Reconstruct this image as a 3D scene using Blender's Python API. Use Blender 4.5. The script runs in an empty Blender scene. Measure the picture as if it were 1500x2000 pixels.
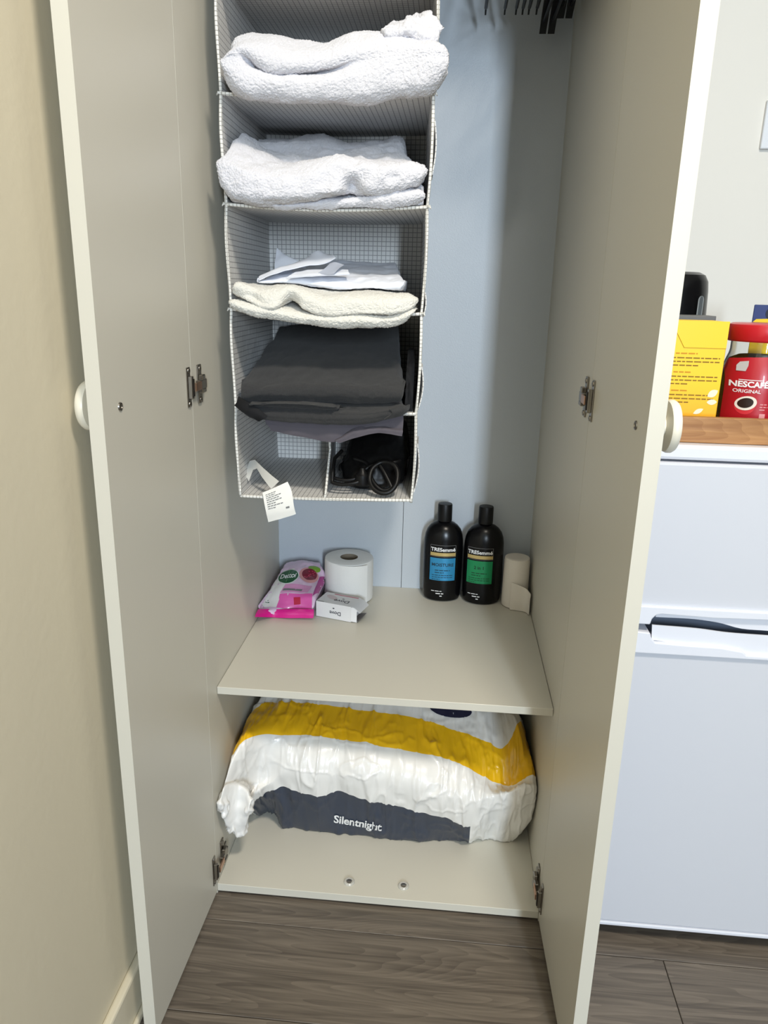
import bpy, bmesh, math, random
import numpy as np
from mathutils import Matrix, Vector
random.seed(4)
SC = bpy.context.scene
COL = SC.collection

# ------------------------------------------------------------------ camera
CAM = np.array([0.39195, -1.12102, 1.10509])
RX, RY, RZ, FPX = -0.290794, -0.022889, 0.082146, 1460.03
def _rot():
    c, s = math.cos, math.sin
    X = np.array([[1,0,0],[0,c(RX),-s(RX)],[0,s(RX),c(RX)]])
    Y = np.array([[c(RY),0,s(RY)],[0,1,0],[-s(RY),0,c(RY)]])
    Z = np.array([[c(RZ),-s(RZ),0],[s(RZ),c(RZ),0],[0,0,1]])
    return Z @ X @ Y
RM = _rot()
cd = bpy.data.cameras.new('camera'); cam = bpy.data.objects.new('camera', cd); COL.objects.link(cam)
m = Matrix.Identity(4)
for i in range(3):
    m[i][0] = RM[i,0]; m[i][1] = RM[i,2]; m[i][2] = -RM[i,1]; m[i][3] = CAM[i]
cam.matrix_world = m
cd.sensor_fit = 'VERTICAL'; cd.sensor_height = 36.0; cd.sensor_width = 27.0
cd.lens = FPX / 2000 * 36.0
cd.clip_start = 0.02
SC.camera = cam

# ------------------------------------------------------------------ world, lamps, exposure
w = bpy.data.worlds.new('world'); SC.world = w; w.use_nodes = True
bg = w.node_tree.nodes['Background']
bg.inputs[0].default_value = (1.0, 0.91, 0.80, 1); bg.inputs[1].default_value = 0.04
def lamp(name, kind, loc, energy, color, size, target=None, spread=None):
    l = bpy.data.lights.new(name, kind); l.energy = energy; l.color = color
    if kind == 'AREA':
        l.shape = 'DISK'; l.size = size
        if spread: l.spread = spread
    else: l.shadow_soft_size = size
    o = bpy.data.objects.new(name, l); COL.objects.link(o); o.location = loc
    if target is not None:
        o.rotation_euler = (Vector(target) - Vector(loc)).to_track_quat('-Z', 'Y').to_euler()
    return o
win = lamp('daylight_window', 'AREA', (1.27, -4.4, 1.55), 128, (0.74, 0.87, 1.0), 0.25, (0.40, 0.3, 1.0))
win.data.shape = 'RECTANGLE'; win.data.size = 0.19; win.data.size_y = 1.1
lamp('ceiling_lamp', 'AREA', (0.79, -1.1, 2.40), 34, (1.0, 0.92, 0.80), 0.30)
SC.view_settings.view_transform = 'Standard'
SC.view_settings.look = 'None'
SC.view_settings.gamma = 1.0
SC.view_settings.use_curve_mapping = False
SC.view_settings.exposure = 0.0

# ------------------------------------------------------------------ helpers: measuring
def at(px, py, y):
    d = RM @ np.array([(px-750)/FPX, 1.0, -(py-1000)/FPX]); return CAM + d*(y-CAM[1])/d[1]
def atx(px, py, x):
    d = RM @ np.array([(px-750)/FPX, 1.0, -(py-1000)/FPX]); return CAM + d*(x-CAM[0])/d[0]
def atz(px, py, z):
    d = RM @ np.array([(px-750)/FPX, 1.0, -(py-1000)/FPX]); return CAM + d*(z-CAM[2])/d[2]
def clampx(px, py, y, lo, hi):
    p = at(px, py, y)
    if p[0] < lo: p = atx(px, py, lo)
    if p[0] > hi: p = atx(px, py, hi)
    return p

# ------------------------------------------------------------------ helpers: noise
_rs = np.random.RandomState(7)
_perm = _rs.rand(64, 64, 64).astype(np.float32)
def vnoise(P):
    P = np.asarray(P, dtype=np.float64); i = np.floor(P).astype(int); f = P - i
    f = f*f*f*(f*(f*6-15)+10)
    a = i & 63; b = (i+1) & 63
    x0, y0, z0 = a[...,0], a[...,1], a[...,2]; x1, y1, z1 = b[...,0], b[...,1], b[...,2]
    fx, fy, fz = f[...,0], f[...,1], f[...,2]
    g = _perm
    c00 = g[x0,y0,z0]*(1-fx)+g[x1,y0,z0]*fx; c10 = g[x0,y1,z0]*(1-fx)+g[x1,y1,z0]*fx
    c01 = g[x0,y0,z1]*(1-fx)+g[x1,y0,z1]*fx; c11 = g[x0,y1,z1]*(1-fx)+g[x1,y1,z1]*fx
    c0 = c00*(1-fy)+c10*fy; c1 = c01*(1-fy)+c11*fy
    return (c0*(1-fz)+c1*fz)*2-1
def fbm(P, o=3):
    s = 0; a = 1.0
    for k in range(o):
        s = s + a*vnoise(P*(2.03**k)+k*17.3); a *= 0.5
    return s

# ------------------------------------------------------------------ helpers: materials
def lin(c):
    return tuple((v/12.92 if v <= 0.04045 else ((v+0.055)/1.055)**2.4) for v in [q/255 for q in c])
def mat(name, rgb, rough=0.5, metal=0.0, spec=0.5, noise=None, bump=None, sheen=0.0, coat=0.0, trans=0.0):
    M = bpy.data.materials.new(name); M.use_nodes = True
    N = M.node_tree.nodes; L = M.node_tree.links; b = N['Principled BSDF']
    c = lin(rgb) + (1,)
    b.inputs['Base Color'].default_value = c
    b.inputs['Roughness'].default_value = rough; b.inputs['Metallic'].default_value = metal
    b.inputs['Specular IOR Level'].default_value = spec
    if sheen: b.inputs['Sheen Weight'].default_value = sheen; b.inputs['Sheen Roughness'].default_value = 0.6
    if coat: b.inputs['Coat Weight'].default_value = coat; b.inputs['Coat Roughness'].default_value = 0.08
    if trans: b.inputs['Transmission Weight'].default_value = trans
    tc = N.new('ShaderNodeTexCoord')
    if noise:                       # (scale, amount)
        t = N.new('ShaderNodeTexNoise'); t.inputs['Scale'].default_value = noise[0]; t.inputs['Detail'].default_value = 4
        L.new(tc.outputs['Object'], t.inputs['Vector'])
        mx = N.new('ShaderNodeMix'); mx.data_type = 'RGBA'
        mx.inputs[6].default_value = tuple(v*(1-noise[1]) for v in c[:3])+(1,)
        mx.inputs[7].default_value = tuple(min(1, v*(1+noise[1])) for v in c[:3])+(1,)
        L.new(t.outputs['Fac'], mx.inputs[0]); L.new(mx.outputs[2], b.inputs['Base Color'])
    if bump:                        # (scale, strength, distance)
        t2 = N.new('ShaderNodeTexNoise'); t2.inputs['Scale'].default_value = bump[0]; t2.inputs['Detail'].default_value = 5
        L.new(tc.outputs['Object'], t2.inputs['Vector'])
        bp = N.new('ShaderNodeBump'); bp.inputs['Strength'].default_value = bump[1]; bp.inputs['Distance'].default_value = bump[2]
        L.new(t2.outputs['Fac'], bp.inputs['Height']); L.new(bp.outputs['Normal'], b.inputs['Normal'])
    return M
def grid_mat(name, base, line, cell=0.0085, wid=0.17):
    M = bpy.data.materials.new(name); M.use_nodes = True
    N = M.node_tree.nodes; L = M.node_tree.links; b = N['Principled BSDF']
    b.inputs['Roughness'].default_value = 0.9; b.inputs['Specular IOR Level'].default_value = 0.15
    tc = N.new('ShaderNodeTexCoord'); sp = N.new('ShaderNodeSeparateXYZ'); L.new(tc.outputs['Object'], sp.inputs[0])
    ge = N.new('ShaderNodeNewGeometry'); sn = N.new('ShaderNodeSeparateXYZ'); L.new(ge.outputs['Normal'], sn.inputs[0])
    def mth(op, a, bv=None):
        n = N.new('ShaderNodeMath'); n.operation = op
        for k, v in enumerate((a, bv)):
            if v is None: continue
            if isinstance(v, (int, float)): n.inputs[k].default_value = v
            else: L.new(v, n.inputs[k])
        return n.outputs[0]
    out = None
    for k in range(3):
        s = mth('MULTIPLY', sp.outputs[k], 1/cell); fr = mth('FRACT', s)
        ln = mth('LESS_THAN', fr, wid)
        ab = mth('ABSOLUTE', sn.outputs[k]); ok = mth('LESS_THAN', ab, 0.7)
        v = mth('MULTIPLY', ln, ok)
        out = v if out is None else mth('MAXIMUM', out, v)
    mx = N.new('ShaderNodeMix'); mx.data_type = 'RGBA'
    mx.inputs[6].default_value = lin(base)+(1,); mx.inputs[7].default_value = lin(line)+(1,)
    L.new(out, mx.inputs[0]); L.new(mx.outputs[2], b.inputs['Base Color'])
    t2 = N.new('ShaderNodeTexNoise'); t2.inputs['Scale'].default_value = 60
    L.new(tc.outputs['Object'], t2.inputs['Vector'])
    bp = N.new('ShaderNodeBump'); bp.inputs['Strength'].default_value = 0.25; bp.inputs['Distance'].default_value = 0.003
    L.new(t2.outputs['Fac'], bp.inputs['Height']); L.new(bp.outputs['Normal'], b.inputs['Normal'])
    return M
def wood_mat(name, dark, light, sx, sy, rough=0.5, seed=0.0):
    M = bpy.data.materials.new(name); M.use_nodes = True
    N = M.node_tree.nodes; L = M.node_tree.links; b = N['Principled BSDF']
    b.inputs['Roughness'].default_value = rough
    tc = N.new('ShaderNodeTexCoord'); oi = N.new('ShaderNodeObjectInfo')
    mp = N.new('ShaderNodeMapping'); mp.inputs['Scale'].default_value = (sx, sy, sy)
    L.new(tc.outputs['Object'], mp.inputs['Vector'])
    ad = N.new('ShaderNodeVectorMath'); ad.operation = 'ADD'
    mu = N.new('ShaderNodeMath'); mu.operation = 'MULTIPLY'; mu.inputs[1].default_value = 37
    L.new(oi.outputs['Random'], mu.inputs[0]); L.new(mu.outputs[0], ad.inputs[1]); L.new(mp.outputs[0], ad.inputs[0])
    n1 = N.new('ShaderNodeTexNoise'); n1.inputs['Scale'].default_value = 1.0; n1.inputs['Detail'].default_value = 6; n1.inputs['Distortion'].default_value = 1.3
    L.new(ad.outputs[0], n1.inputs['Vector'])
    # growth rings: contour lines of a stretched noise
    m2 = N.new('ShaderNodeMapping'); m2.inputs['Scale'].default_value = (sx*0.45, sy*0.16, sy*0.16)
    L.new(ad.outputs[0], m2.inputs['Vector']) if False else L.new(tc.outputs['Object'], m2.inputs['Vector'])
    a2 = N.new('ShaderNodeVectorMath'); a2.operation = 'ADD'; L.new(m2.outputs[0], a2.inputs[0]); L.new(mu.outputs[0], a2.inputs[1])
    n2 = N.new('ShaderNodeTexNoise'); n2.inputs['Scale'].default_value = 1.0; n2.inputs['Detail'].default_value = 1.5
    L.new(a2.outputs[0], n2.inputs['Vector'])
    mm = N.new('ShaderNodeMath'); mm.operation = 'MULTIPLY'; mm.inputs[1].default_value = 34; L.new(n2.outputs['Fac'], mm.inputs[0])
    fr = N.new('ShaderNodeMath'); fr.operation = 'FRACT'; L.new(mm.outputs[0], fr.inputs[0])
    mix = N.new('ShaderNodeMath'); mix.operation = 'MULTIPLY_ADD'; mix.inputs[1].default_value = 0.15; L.new(fr.outputs[0], mix.inputs[0]); L.new(n1.outputs['Fac'], mix.inputs[2])
    cr = N.new('ShaderNodeValToRGB'); cr.color_ramp.elements[0].position = 0.38; cr.color_ramp.elements[1].position = 0.82
    cr.color_ramp.elements[0].color = lin(dark)+(1,); cr.color_ramp.elements[1].color = lin(light)+(1,)
    L.new(mix.outputs[0], cr.inputs[0]); L.new(cr.outputs[0], b.inputs['Base Color'])
    bp = N.new('ShaderNodeBump'); bp.inputs['Strength'].default_value = 0.15; bp.inputs['Distance'].default_value = 0.002
    L.new(mix.outputs[0], bp.inputs['Height']); L.new(bp.outputs['Normal'], b.inputs['Normal'])
    return M

M = {}
M['board'] = mat('white_board', (207,203,190), 0.42, noise=(3,0.02), bump=(900,0.04,0.0006))
M['board_edge'] = mat('board_edge', (222,214,200), 0.5)
M['backing'] = mat('backing_board', (186,193,200), 0.42, spec=0.6, noise=(4,0.015), bump=(420,0.22,0.0010))
M['knob'] = mat('knob_white', (228,222,205), 0.35)
M['steel'] = mat('nickel_steel', (150,145,138), 0.28, 1.0, noise=(60,0.15))
M['copper'] = mat('copper_arm', (205,165,140), 0.32, 1.0)
M['black_hole'] = mat('dark_metal', (35,32,28), 0.5, 0.6)
M['wall_cream'] = mat('cream_paint', (216,207,183), 0.85, noise=(2.5,0.02), bump=(70,0.18,0.002))
M['wall_white'] = mat('white_paint', (228,226,219), 0.85, noise=(2.5,0.015), bump=(80,0.12,0.002))
M['skirting'] = mat('skirting_paint', (220,212,190), 0.4, bump=(30,0.05,0.002))
M['ceiling'] = mat('ceiling_paint', (235,232,224), 0.9)
M['gridf'] = grid_mat('checked_fabric', (216,215,213), (150,150,150), 0.0085, 0.14)
M['gridedge'] = grid_mat('checked_binding', (234,232,226), (176,174,168), 0.006, 0.22)
M['terry'] = mat('white_terry', (221,220,226), 0.95, spec=0.08, noise=(700,0.06), bump=(700,0.8,0.0016), sheen=0.4)
M['terry_cream'] = mat('cream_terry', (228,225,216), 0.95, spec=0.08, noise=(700,0.06), bump=(700,0.8,0.0016), sheen=0.35)
M['cotton'] = mat('white_cotton', (228,232,242), 0.85, spec=0.2, bump=(300,0.15,0.001))
M['charcoal'] = mat('charcoal_linen', (52,52,53), 0.9, spec=0.2, noise=(450,0.32), bump=(900,0.5,0.0012), sheen=0.1)
M['mauve'] = mat('grey_cotton', (88,84,91), 0.9, spec=0.2, bump=(300,0.2,0.001))
M['blackcloth'] = mat('black_cloth', (26,26,28), 0.8, spec=0.25, bump=(250,0.2,0.001))
M['blackplastic'] = mat('black_plastic', (11,11,12), 0.42, spec=0.3)
M['blackgloss'] = mat('black_gloss', (14,15,18), 0.14, coat=0.4)
M['paper'] = mat('white_paper', (238,236,230), 0.85, spec=0.2, bump=(140,0.12,0.001))
M['tissue'] = mat('tissue_paper', (240,238,234), 0.95, spec=0.05, bump=(230,0.4,0.0012))
M['tube'] = mat('cardboard_tube', (128,116,100), 0.9)
M['ink'] = mat('black_ink', (38,38,42), 0.7)
M['greyink'] = mat('grey_ink', (120,120,120), 0.7)
M['white_ink'] = mat('white_ink', (236,236,236), 0.6)

# ------------------------------------------------------------------ helpers: objects
def pos(o):
    p = np.zeros(3)
    while o is not None:
        p += np.array(o.location); o = o.parent
    return p
def thing(name, label, cat, loc=(0,0,0), group=None):
    o = bpy.data.objects.new(name, None); COL.objects.link(o); o.location = loc
    o.empty_display_size = 0.05
    o['label'] = label; o['category'] = cat
    if group: o['group'] = group
    return o
def tag(o, label, cat, group=None):
    o['label'] = label; o['category'] = cat
    if group: o['group'] = group
    return o
def mk(name, V, F, mats, parent=None, smooth=True, idx=None, loc=None):
    V = np.asarray(V, dtype=float)
    base = pos(parent) if parent is not None else (np.asarray(loc, float) if loc is not None else np.zeros(3))
    me = bpy.data.meshes.new(name)
    me.from_pydata((V-base).tolist(), [], [tuple(int(i) for i in f) for f in F])
    if not isinstance(mats, (list, tuple)): mats = [mats]
    for q in mats: me.materials.append(q)
    if idx is not None: me.polygons.foreach_set('material_index', np.asarray(idx, dtype=np.int32))
    if smooth: me.polygons.foreach_set('use_smooth', np.ones(len(F), dtype=bool))
    me.update()
    o = bpy.data.objects.new(name, me); COL.objects.link(o)
    if parent is not None: o.parent = parent
    elif loc is not None: o.location = loc
    return o
def struct(o): o['kind'] = 'structure'; return o
def recalc(o):
    bm = bmesh.new(); bm.from_mesh(o.data); bmesh.ops.recalc_face_normals(bm, faces=bm.faces); bm.to_mesh(o.data); bm.free(); return o
def boxes_obj(name, blist, mats, parent=None, bevel=0.0, xf=None, segs=2, loc=None, smooth=False):
    bm = bmesh.new()
    for (x0,x1,y0,y1,z0,z1) in blist:
        r = bmesh.ops.create_cube(bm, size=1.0)
        for v in r['verts']:
            v.co = ((x0+x1)/2+v.co.x*(x1-x0), (y0+y1)/2+v.co.y*(y1-y0), (z0+z1)/2+v.co.z*(z1-z0))
    if bevel: bmesh.ops.bevel(bm, geom=bm.edges[:], offset=bevel, segments=segs, affect='EDGES', profile=0.5)
    V = [tuple(v.co) for v in bm.verts]; bm.verts.index_update(); F = [[v.index for v in f.verts] for f in bm.faces]; bm.free()
    if xf is not None: V = [xf(np.array(v)) for v in V]
    o = mk(name, V, F, mats, parent, smooth, loc=loc)
    if xf is not None: recalc(o)
    return o
def box(name, x0,x1,y0,y1,z0,z1, mats, parent=None, bevel=0.0, xf=None, segs=2, loc=None, smooth=False):
    return boxes_obj(name, [(x0,x1,y0,y1,z0,z1)], mats, parent, bevel, xf, segs, loc, smooth)
def lathe_vf(prof, n=48, sx=1, sy=1):
    V = []; F = []; k = len(prof)
    for r, z in prof:
        for i in range(n):
            a = 2*math.pi*i/n; V.append((r*math.cos(a)*sx, r*math.sin(a)*sy, z))
    for j in range(k-1):
        for i in range(n):
            i2 = (i+1) % n; F.append((j*n+i, j*n+i2, (j+1)*n+i2, (j+1)*n+i))
    return V, F
def lathe(name, prof, c, mats, parent=None, n=48, axis='z', sx=1, sy=1, cap=True, smooth=True, loc=None, rowmat=None):
    V, F = lathe_vf(prof, n, sx, sy); k = len(prof)
    idx = [(rowmat[f//n] if rowmat else 0) for f in range(len(F))]
    if cap:
        if prof[0][0] > 1e-6: F.append(tuple(range(n-1, -1, -1))); idx.append(rowmat[0] if rowmat else 0)
        if prof[-1][0] > 1e-6: F.append(tuple((k-1)*n+i for i in range(n))); idx.append(rowmat[-1] if rowmat else 0)
    V = np.array(V)
    if axis == 'x': V = V[:, [2,0,1]]
    if axis == 'y': V = V[:, [0,2,1]]*np.array([1,1,1])
    o = mk(name, V+np.array(c), F, mats, parent, smooth, idx, loc); recalc(o)
    if smooth: autosmooth(o)
    return o
def autosmooth(o, ang=0.6):
    bm = bmesh.new(); bm.from_mesh(o.data)
    for e in bm.edges:
        if len(e.link_faces) == 2 and e.calc_face_angle(0) > ang: e.smooth = False
    bm.to_mesh(o.data); bm.free()
def spline(P, n, closed=False):
    P = np.asarray(P, float)
    if closed: Q = np.vstack([P[-1], P, P[0], P[1]])
    else: Q = np.vstack([2*P[0]-P[1], P, 2*P[-1]-P[-2]])
    out = []
    for i in range(1, len(Q)-2):
        for t in np.linspace(0, 1, n, endpoint=False):
            a, b, c, d = Q[i-1], Q[i], Q[i+1], Q[i+2]
            out.append(0.5*((2*b)+(-a+c)*t+(2*a-5*b+4*c-d)*t*t+(-a+3*b-3*c+d)*t**3))
    if not closed: out.append(P[-1])
    return np.array(out)
def tube_vf(path, r, n=10, closed=False):
    path = np.asarray(path, float); m = len(path); V = []; F = []
    rr = r if hasattr(r, '__len__') else [r]*m
    T = np.gradient(path, axis=0)
    if closed: T = np.roll(path, -1, 0)-np.roll(path, 1, 0)
    up = np.array([0.13, 0.21, 0.97])
    for i in range(m):
        t = T[i]/(np.linalg.norm(T[i])+1e-12)
        a = np.cross(t, up); la = np.linalg.norm(a)
        if la < 1e-3: a = np.cross(t, [1,0,0]); la = np.linalg.norm(a)
        a /= la; b = np.cross(t, a)
        if i > 0 and np.dot(a, pa) < 0: a = -a; b = -b
        pa = a
        for k in range(n):
            an = 2*math.pi*k/n; V.append(path[i]+rr[i]*(math.cos(an)*a+math.sin(an)*b))
    for i in range(m if closed else m-1):
        i2 = (i+1) % m
        for k in range(n): F.append((i*n+k, i*n+(k+1)%n, i2*n+(k+1)%n, i2*n+k))
    if not closed:
        F.append(tuple(range(n))); F.append(tuple((m-1)*n+k for k in range(n)))
    return V, F
def tube(name, path, r, mats, parent=None, n=10, closed=False, loc=None):
    V, F = tube_vf(path, r, n, closed); return recalc(mk(name, V, F, mats, parent, True, loc=loc))
def prism(name, poly, y0, y1, mats, parent=None, bevel=0.0, fn=None, smooth=False):
    """polygon in x-z pushed from y0 to y1; fn maps (x,y,z) afterwards"""
    bm = bmesh.new()
    a = [bm.verts.new((x, y0, z)) for x, z in poly]; b = [bm.verts.new((x, y1, z)) for x, z in poly]
    bm.faces.new(a); bm.faces.new(b[::-1]); n = len(poly)
    for i in range(n): bm.faces.new((a[i], b[i], b[(i+1)%n], a[(i+1)%n]))
    bmesh.ops.recalc_face_normals(bm, faces=bm.faces)
    if bevel: bmesh.ops.bevel(bm, geom=bm.edges[:], offset=bevel, segments=2, affect='EDGES', profile=0.5)
    bm.verts.index_update(); V = [np.array(v.co) for v in bm.verts]; F = [[v.index for v in f.verts] for f in bm.faces]; bm.free()
    if fn: V = [fn(v) for v in V]
    o = mk(name, V, F, mats, parent, smooth); return recalc(o)
def gridnormals(G, closed_v=False):
    du = np.gradient(G, axis=1)
    dv = (np.roll(G, -1, 0)-np.roll(G, 1, 0)) if closed_v else np.gradient(G, axis=0)
    n = np.cross(du, dv); l = np.linalg.norm(n, axis=2, keepdims=True); return n/(l+1e-12)
def sheet(name, G, th, mats, parent=None, loc=None, noise=None, centred=True):
    """thick sheet from a grid of points G[v][u]"""
    G = np.asarray(G, float); nv, nu = G.shape[:2]
    N = gridnormals(G)
    if noise:
        for amp, sc, sd in noise: G = G+N*(amp*fbm(G*np.array(sc)+sd, 3))[..., None]
        N = gridnormals(G)
    A = (G+N*th/2).reshape(-1, 3); B = (G-N*th/2).reshape(-1, 3); n = nu*nv; F = []
    for j in range(nv-1):
        for i in range(nu-1):
            a, b, c, d = j*nu+i, j*nu+i+1, (j+1)*nu+i+1, (j+1)*nu+i
            F.append((a, b, c, d)); F.append((n+d, n+c, n+b, n+a))
    rim = [i for i in range(nu)]+[j*nu+nu-1 for j in range(1, nv)]+[(nv-1)*nu+i for i in range(nu-2, -1, -1)]+[j*nu for j in range(nv-2, 0, -1)]
    for k in range(len(rim)):
        a, b = rim[k], rim[(k+1) % len(rim)]; F.append((b, a, n+a, n+b))
    o = mk(name, np.vstack([A, B]), F, mats, parent, True, loc=loc); recalc(o); autosmooth(o, 0.9); return o
def hermite(xs, Y, xq):
    xs = np.asarray(xs, float); Y = np.asarray(Y, float)
    if len(xs) == 2:
        t = ((xq-xs[0])/(xs[1]-xs[0]))[:, None]; return Y[0]*(1-t)+Y[1]*t
    d = np.diff(Y, axis=0)/np.diff(xs)[:, None]; mm = np.zeros_like(Y)
    h = np.diff(xs)[:, None]
    mm[1:-1] = (d[:-1]*h[1:]+d[1:]*h[:-1])/(h[:-1]+h[1:]); mm[0] = d[0]; mm[-1] = d[-1]
    k = np.clip(np.searchsorted(xs, xq)-1, 0, len(xs)-2); hh = (xs[k+1]-xs[k])[:, None]; t = ((xq-xs[k])[:, None])/hh
    return (2*t**3-3*t**2+1)*Y[k]+(t**3-2*t**2+t)*hh*mm[k]+(-2*t**3+3*t**2)*Y[k+1]+(t**3-t**2)*hh*mm[k+1]
def rowpts(r, lo, hi):
    if r[0] == 'w': return np.array(r[1], float)
    pts, y = r
    ys = y if hasattr(y, '__len__') else None
    if ys is not None and len(ys) != len(pts):
        ys = np.interp(np.linspace(0, 1, len(pts)), np.linspace(0, 1, len(ys)), ys)
    return np.array([clampx(p[0], p[1], (ys[i] if ys is not None else y), lo, hi) for i, p in enumerate(pts)])
def loft_grid(rows, nu, nsub, lo=-9, hi=9, end=0.05, closed=True, endmin=0.0):
    t = np.linspace(0, 1, nu)
    t = 0.5*t+0.5*(0.5-0.5*np.cos(math.pi*t))
    R = []
    for r in rows:
        P = rowpts(r, lo, hi); x = P[:, 0].copy(); x = (x-x[0])/(x[-1]-x[0])
        for i in range(1, len(x)): x[i] = max(x[i], x[i-1]+1e-3)
        x = x/x[-1]; R.append(hermite(x, P, t))
    R = np.array(R)
    G = spline(R.reshape(len(rows), -1), nsub, closed).reshape(-1, nu, 3)
    if end:
        e = np.minimum(t, 1-t)/end; e = np.where(e < 1, np.sqrt(np.clip(1-(1-np.clip(e, 0, 1))**2, 0, 1)), 1.0); e = endmin+(1-endmin)*e
        c = G.mean(0, keepdims=True); K = np.stack([np.ones_like(e), 1-0.22*(1-e), e], -1)[None]; G = c+(G-c)*K
    return G
def loft_vf(G, disp, closed=True, clip=None):
    N = gridnormals(G, closed); c = G.reshape(-1, 3).mean(0)
    if (N*(G-c)).sum() < 0: N = -N
    for q in disp:
        f = fbm(G*np.array(q[1])+q[2], 3)
        if len(q) == 4: f = np.clip(1-np.abs(f)*q[3], 0, 1)**2
        G = G+N*(q[0]*f)[..., None]
    if clip is not None: G = clip(G)
    nv, nu = G.shape[:2]
    j = np.arange(nv if closed else nv-1)[:, None]; i = np.arange(nu-1)[None, :]
    j2 = (j+1) % nv
    Q = np.stack([j*nu+i, j*nu+i+1, j2*nu+i+1, j2*nu+i], -1).reshape(-1, 4).tolist()
    V = G.reshape(-1, 3).tolist(); rows = np.repeat(np.arange(len(j)), nu-1).tolist()
    if closed:
        for u in (0, nu-1):
            for a in range(nv//2):
                b = nv-1-a
                if b-1 > a+1: Q.append((a*nu+u, (a+1)*nu+u, (b-1)*nu+u, b*nu+u)); rows.append(a)
                elif b-1 == a+1: Q.append((a*nu+u, (a+1)*nu+u, b*nu+u)); rows.append(a)
    return V, Q, rows, G
def loft(name, shells, mats, parent=None, loc=None, rowmat=None):
    """shells: list of (rows, nu, nsub, disp, opts)"""
    V = []; F = []; idx = []; Gs = []
    for rows, nu, nsub, disp, kw in shells:
        kw = dict(kw); cf = kw.pop('clip', None)
        G = loft_grid(rows, nu, nsub, **kw)
        v, f, rr, G2 = loft_vf(G, disp, True, cf); k = len(V)
        V += v; F += [[a+k for a in q] for q in f]; Gs.append(G2)
        idx += [rowmat[a//nsub] if rowmat else 0 for a in rr]
    o = mk(name, V, F, mats, parent, True, idx, loc); recalc(o); return o, Gs
# printing: text and patches laid on a surface by a map (s,t) -> (point, normal)
def text_vf(body, size, align='CENTER', bold=0.0, sx=1.0):
    c = bpy.data.curves.new('lettering', 'FONT'); c.body = body; c.size = size; c.align_x = align; c.align_y = 'CENTER'
    c.offset = bold; c.resolution_u = 3
    o = bpy.data.objects.new('lettering', c); COL.objects.link(o)
    dg = bpy.context.evaluated_depsgraph_get(); me = o.evaluated_get(dg).to_mesh()
    V = [(v.co.x*sx, v.co.y) for v in me.vertices]; F = [tuple(p.vertices) for p in me.polygons]
    o.evaluated_get(dg).to_mesh_clear(); bpy.data.objects.remove(o); bpy.data.curves.remove(c)
    return V, F
def put(name, flat, surf, mats, parent, eps=0.0006, s0=0, t0=0, rot=0.0):
    V, F = flat; out = []
    c, s = math.cos(rot), math.sin(rot)
    for a, b in V:
        p, n = surf(s0+a*c-b*s, t0+a*s+b*c); out.append(p+n*eps)
    return mk(name, out, F, mats, parent, True)
def rect_flat(x0, x1, y0, y1, nx=1, ny=1):
    V = [(x0+(x1-x0)*i/nx, y0+(y1-y0)*j/ny) for j in range(ny+1) for i in range(nx+1)]
    F = [(j*(nx+1)+i, j*(nx+1)+i+1, (j+1)*(nx+1)+i+1, (j+1)*(nx+1)+i) for j in range(ny) for i in range(nx)]
    return V, F
def ell_flat(rx, ry, n=32, rings=4, rot=0, cx=0, cy=0):
    V = [(cx, cy)]; F = []
    for k in range(1, rings+1):
        for i in range(n):
            a = 2*math.pi*i/n; x, y = rx*k/rings*math.cos(a), ry*k/rings*math.sin(a)
            V.append((cx+x*math.cos(rot)-y*math.sin(rot), cy+x*math.sin(rot)+y*math.cos(rot)))
    for i in range(n): F.append((0, 1+i, 1+(i+1) % n))
    for k in range(rings-1):
        for i in range(n): F.append((1+k*n+i, 1+(k+1)*n+i, 1+(k+1)*n+(i+1) % n, 1+k*n+(i+1) % n))
    return V, F
def join_flat(*fl):
    V = []; F = []
    for v, f in fl:
        k = len(V); V += v; F += [tuple(a+k for a in q) for q in f]
    return V, F
def shift(fl, dx, dy): return [(a+dx, b+dy) for a, b in fl[0]], fl[1]
def plane_map(O, U, T):
    O, U, T = (np.asarray(q, float) for q in (O, U, T)); U = U/np.linalg.norm(U); T = T/np.linalg.norm(T); n = np.cross(U, T)
    return lambda s, t: (O+U*s+T*t, n)
from mathutils.bvhtree import BVHTree
def proj_map(o, O, U, T, reach=0.15):
    """lay print on a mesh: drop points of the plane O,U,T straight onto it"""
    base = pos(o); bv = BVHTree.FromPolygons([tuple(np.array(v.co)+base) for v in o.data.vertices], [tuple(p.vertices) for p in o.data.polygons])
    O, U, T = (np.asarray(q, float) for q in (O, U, T)); U = U/np.linalg.norm(U); T = T/np.linalg.norm(T); n = np.cross(U, T)
    def f(s, t):
        p = O+U*s+T*t+n*reach
        h = bv.ray_cast(Vector(p), Vector(-n), reach*2.2)
        if h[0] is None:
            h = bv.find_nearest(Vector(p-n*reach))
        k = np.array(h[1]); k = -k if k@n < 0 else k
        return np.array(h[0]), k
    return f
def grey_lines(wid, n, gap, h, seed, align='L'):
    """rows of short strokes that stand for print too small to read"""
    r = random.Random(seed); parts = []
    for k in range(n):
        x = -wid/2; end = wid/2*(1 if k < n-1 else r.uniform(-0.3, 0.4))
        while x < end:
            l = r.uniform(2.2, 6)*h; l = min(l, end-x)
            if l > h*0.6: parts.append(rect_flat(x, x+l, -k*gap-h/2, -k*gap+h/2, 2))
            x += l+h*0.9
    return join_flat(*parts)

# ------------------------------------------------------------------ sizes
W = 0.60; D = 0.5636; ZS = 0.4103; TS = 0.0145; YS = 0.0495
Z0 = 0.0052; ZB = Z0+0.016; TH = 0.0185; HT = 1.82
AL = 0.0362; AR = 0.0228
AL, AR = 0.0228, 0.0362       # left and right door opening past square
DW = 0.2876
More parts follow.
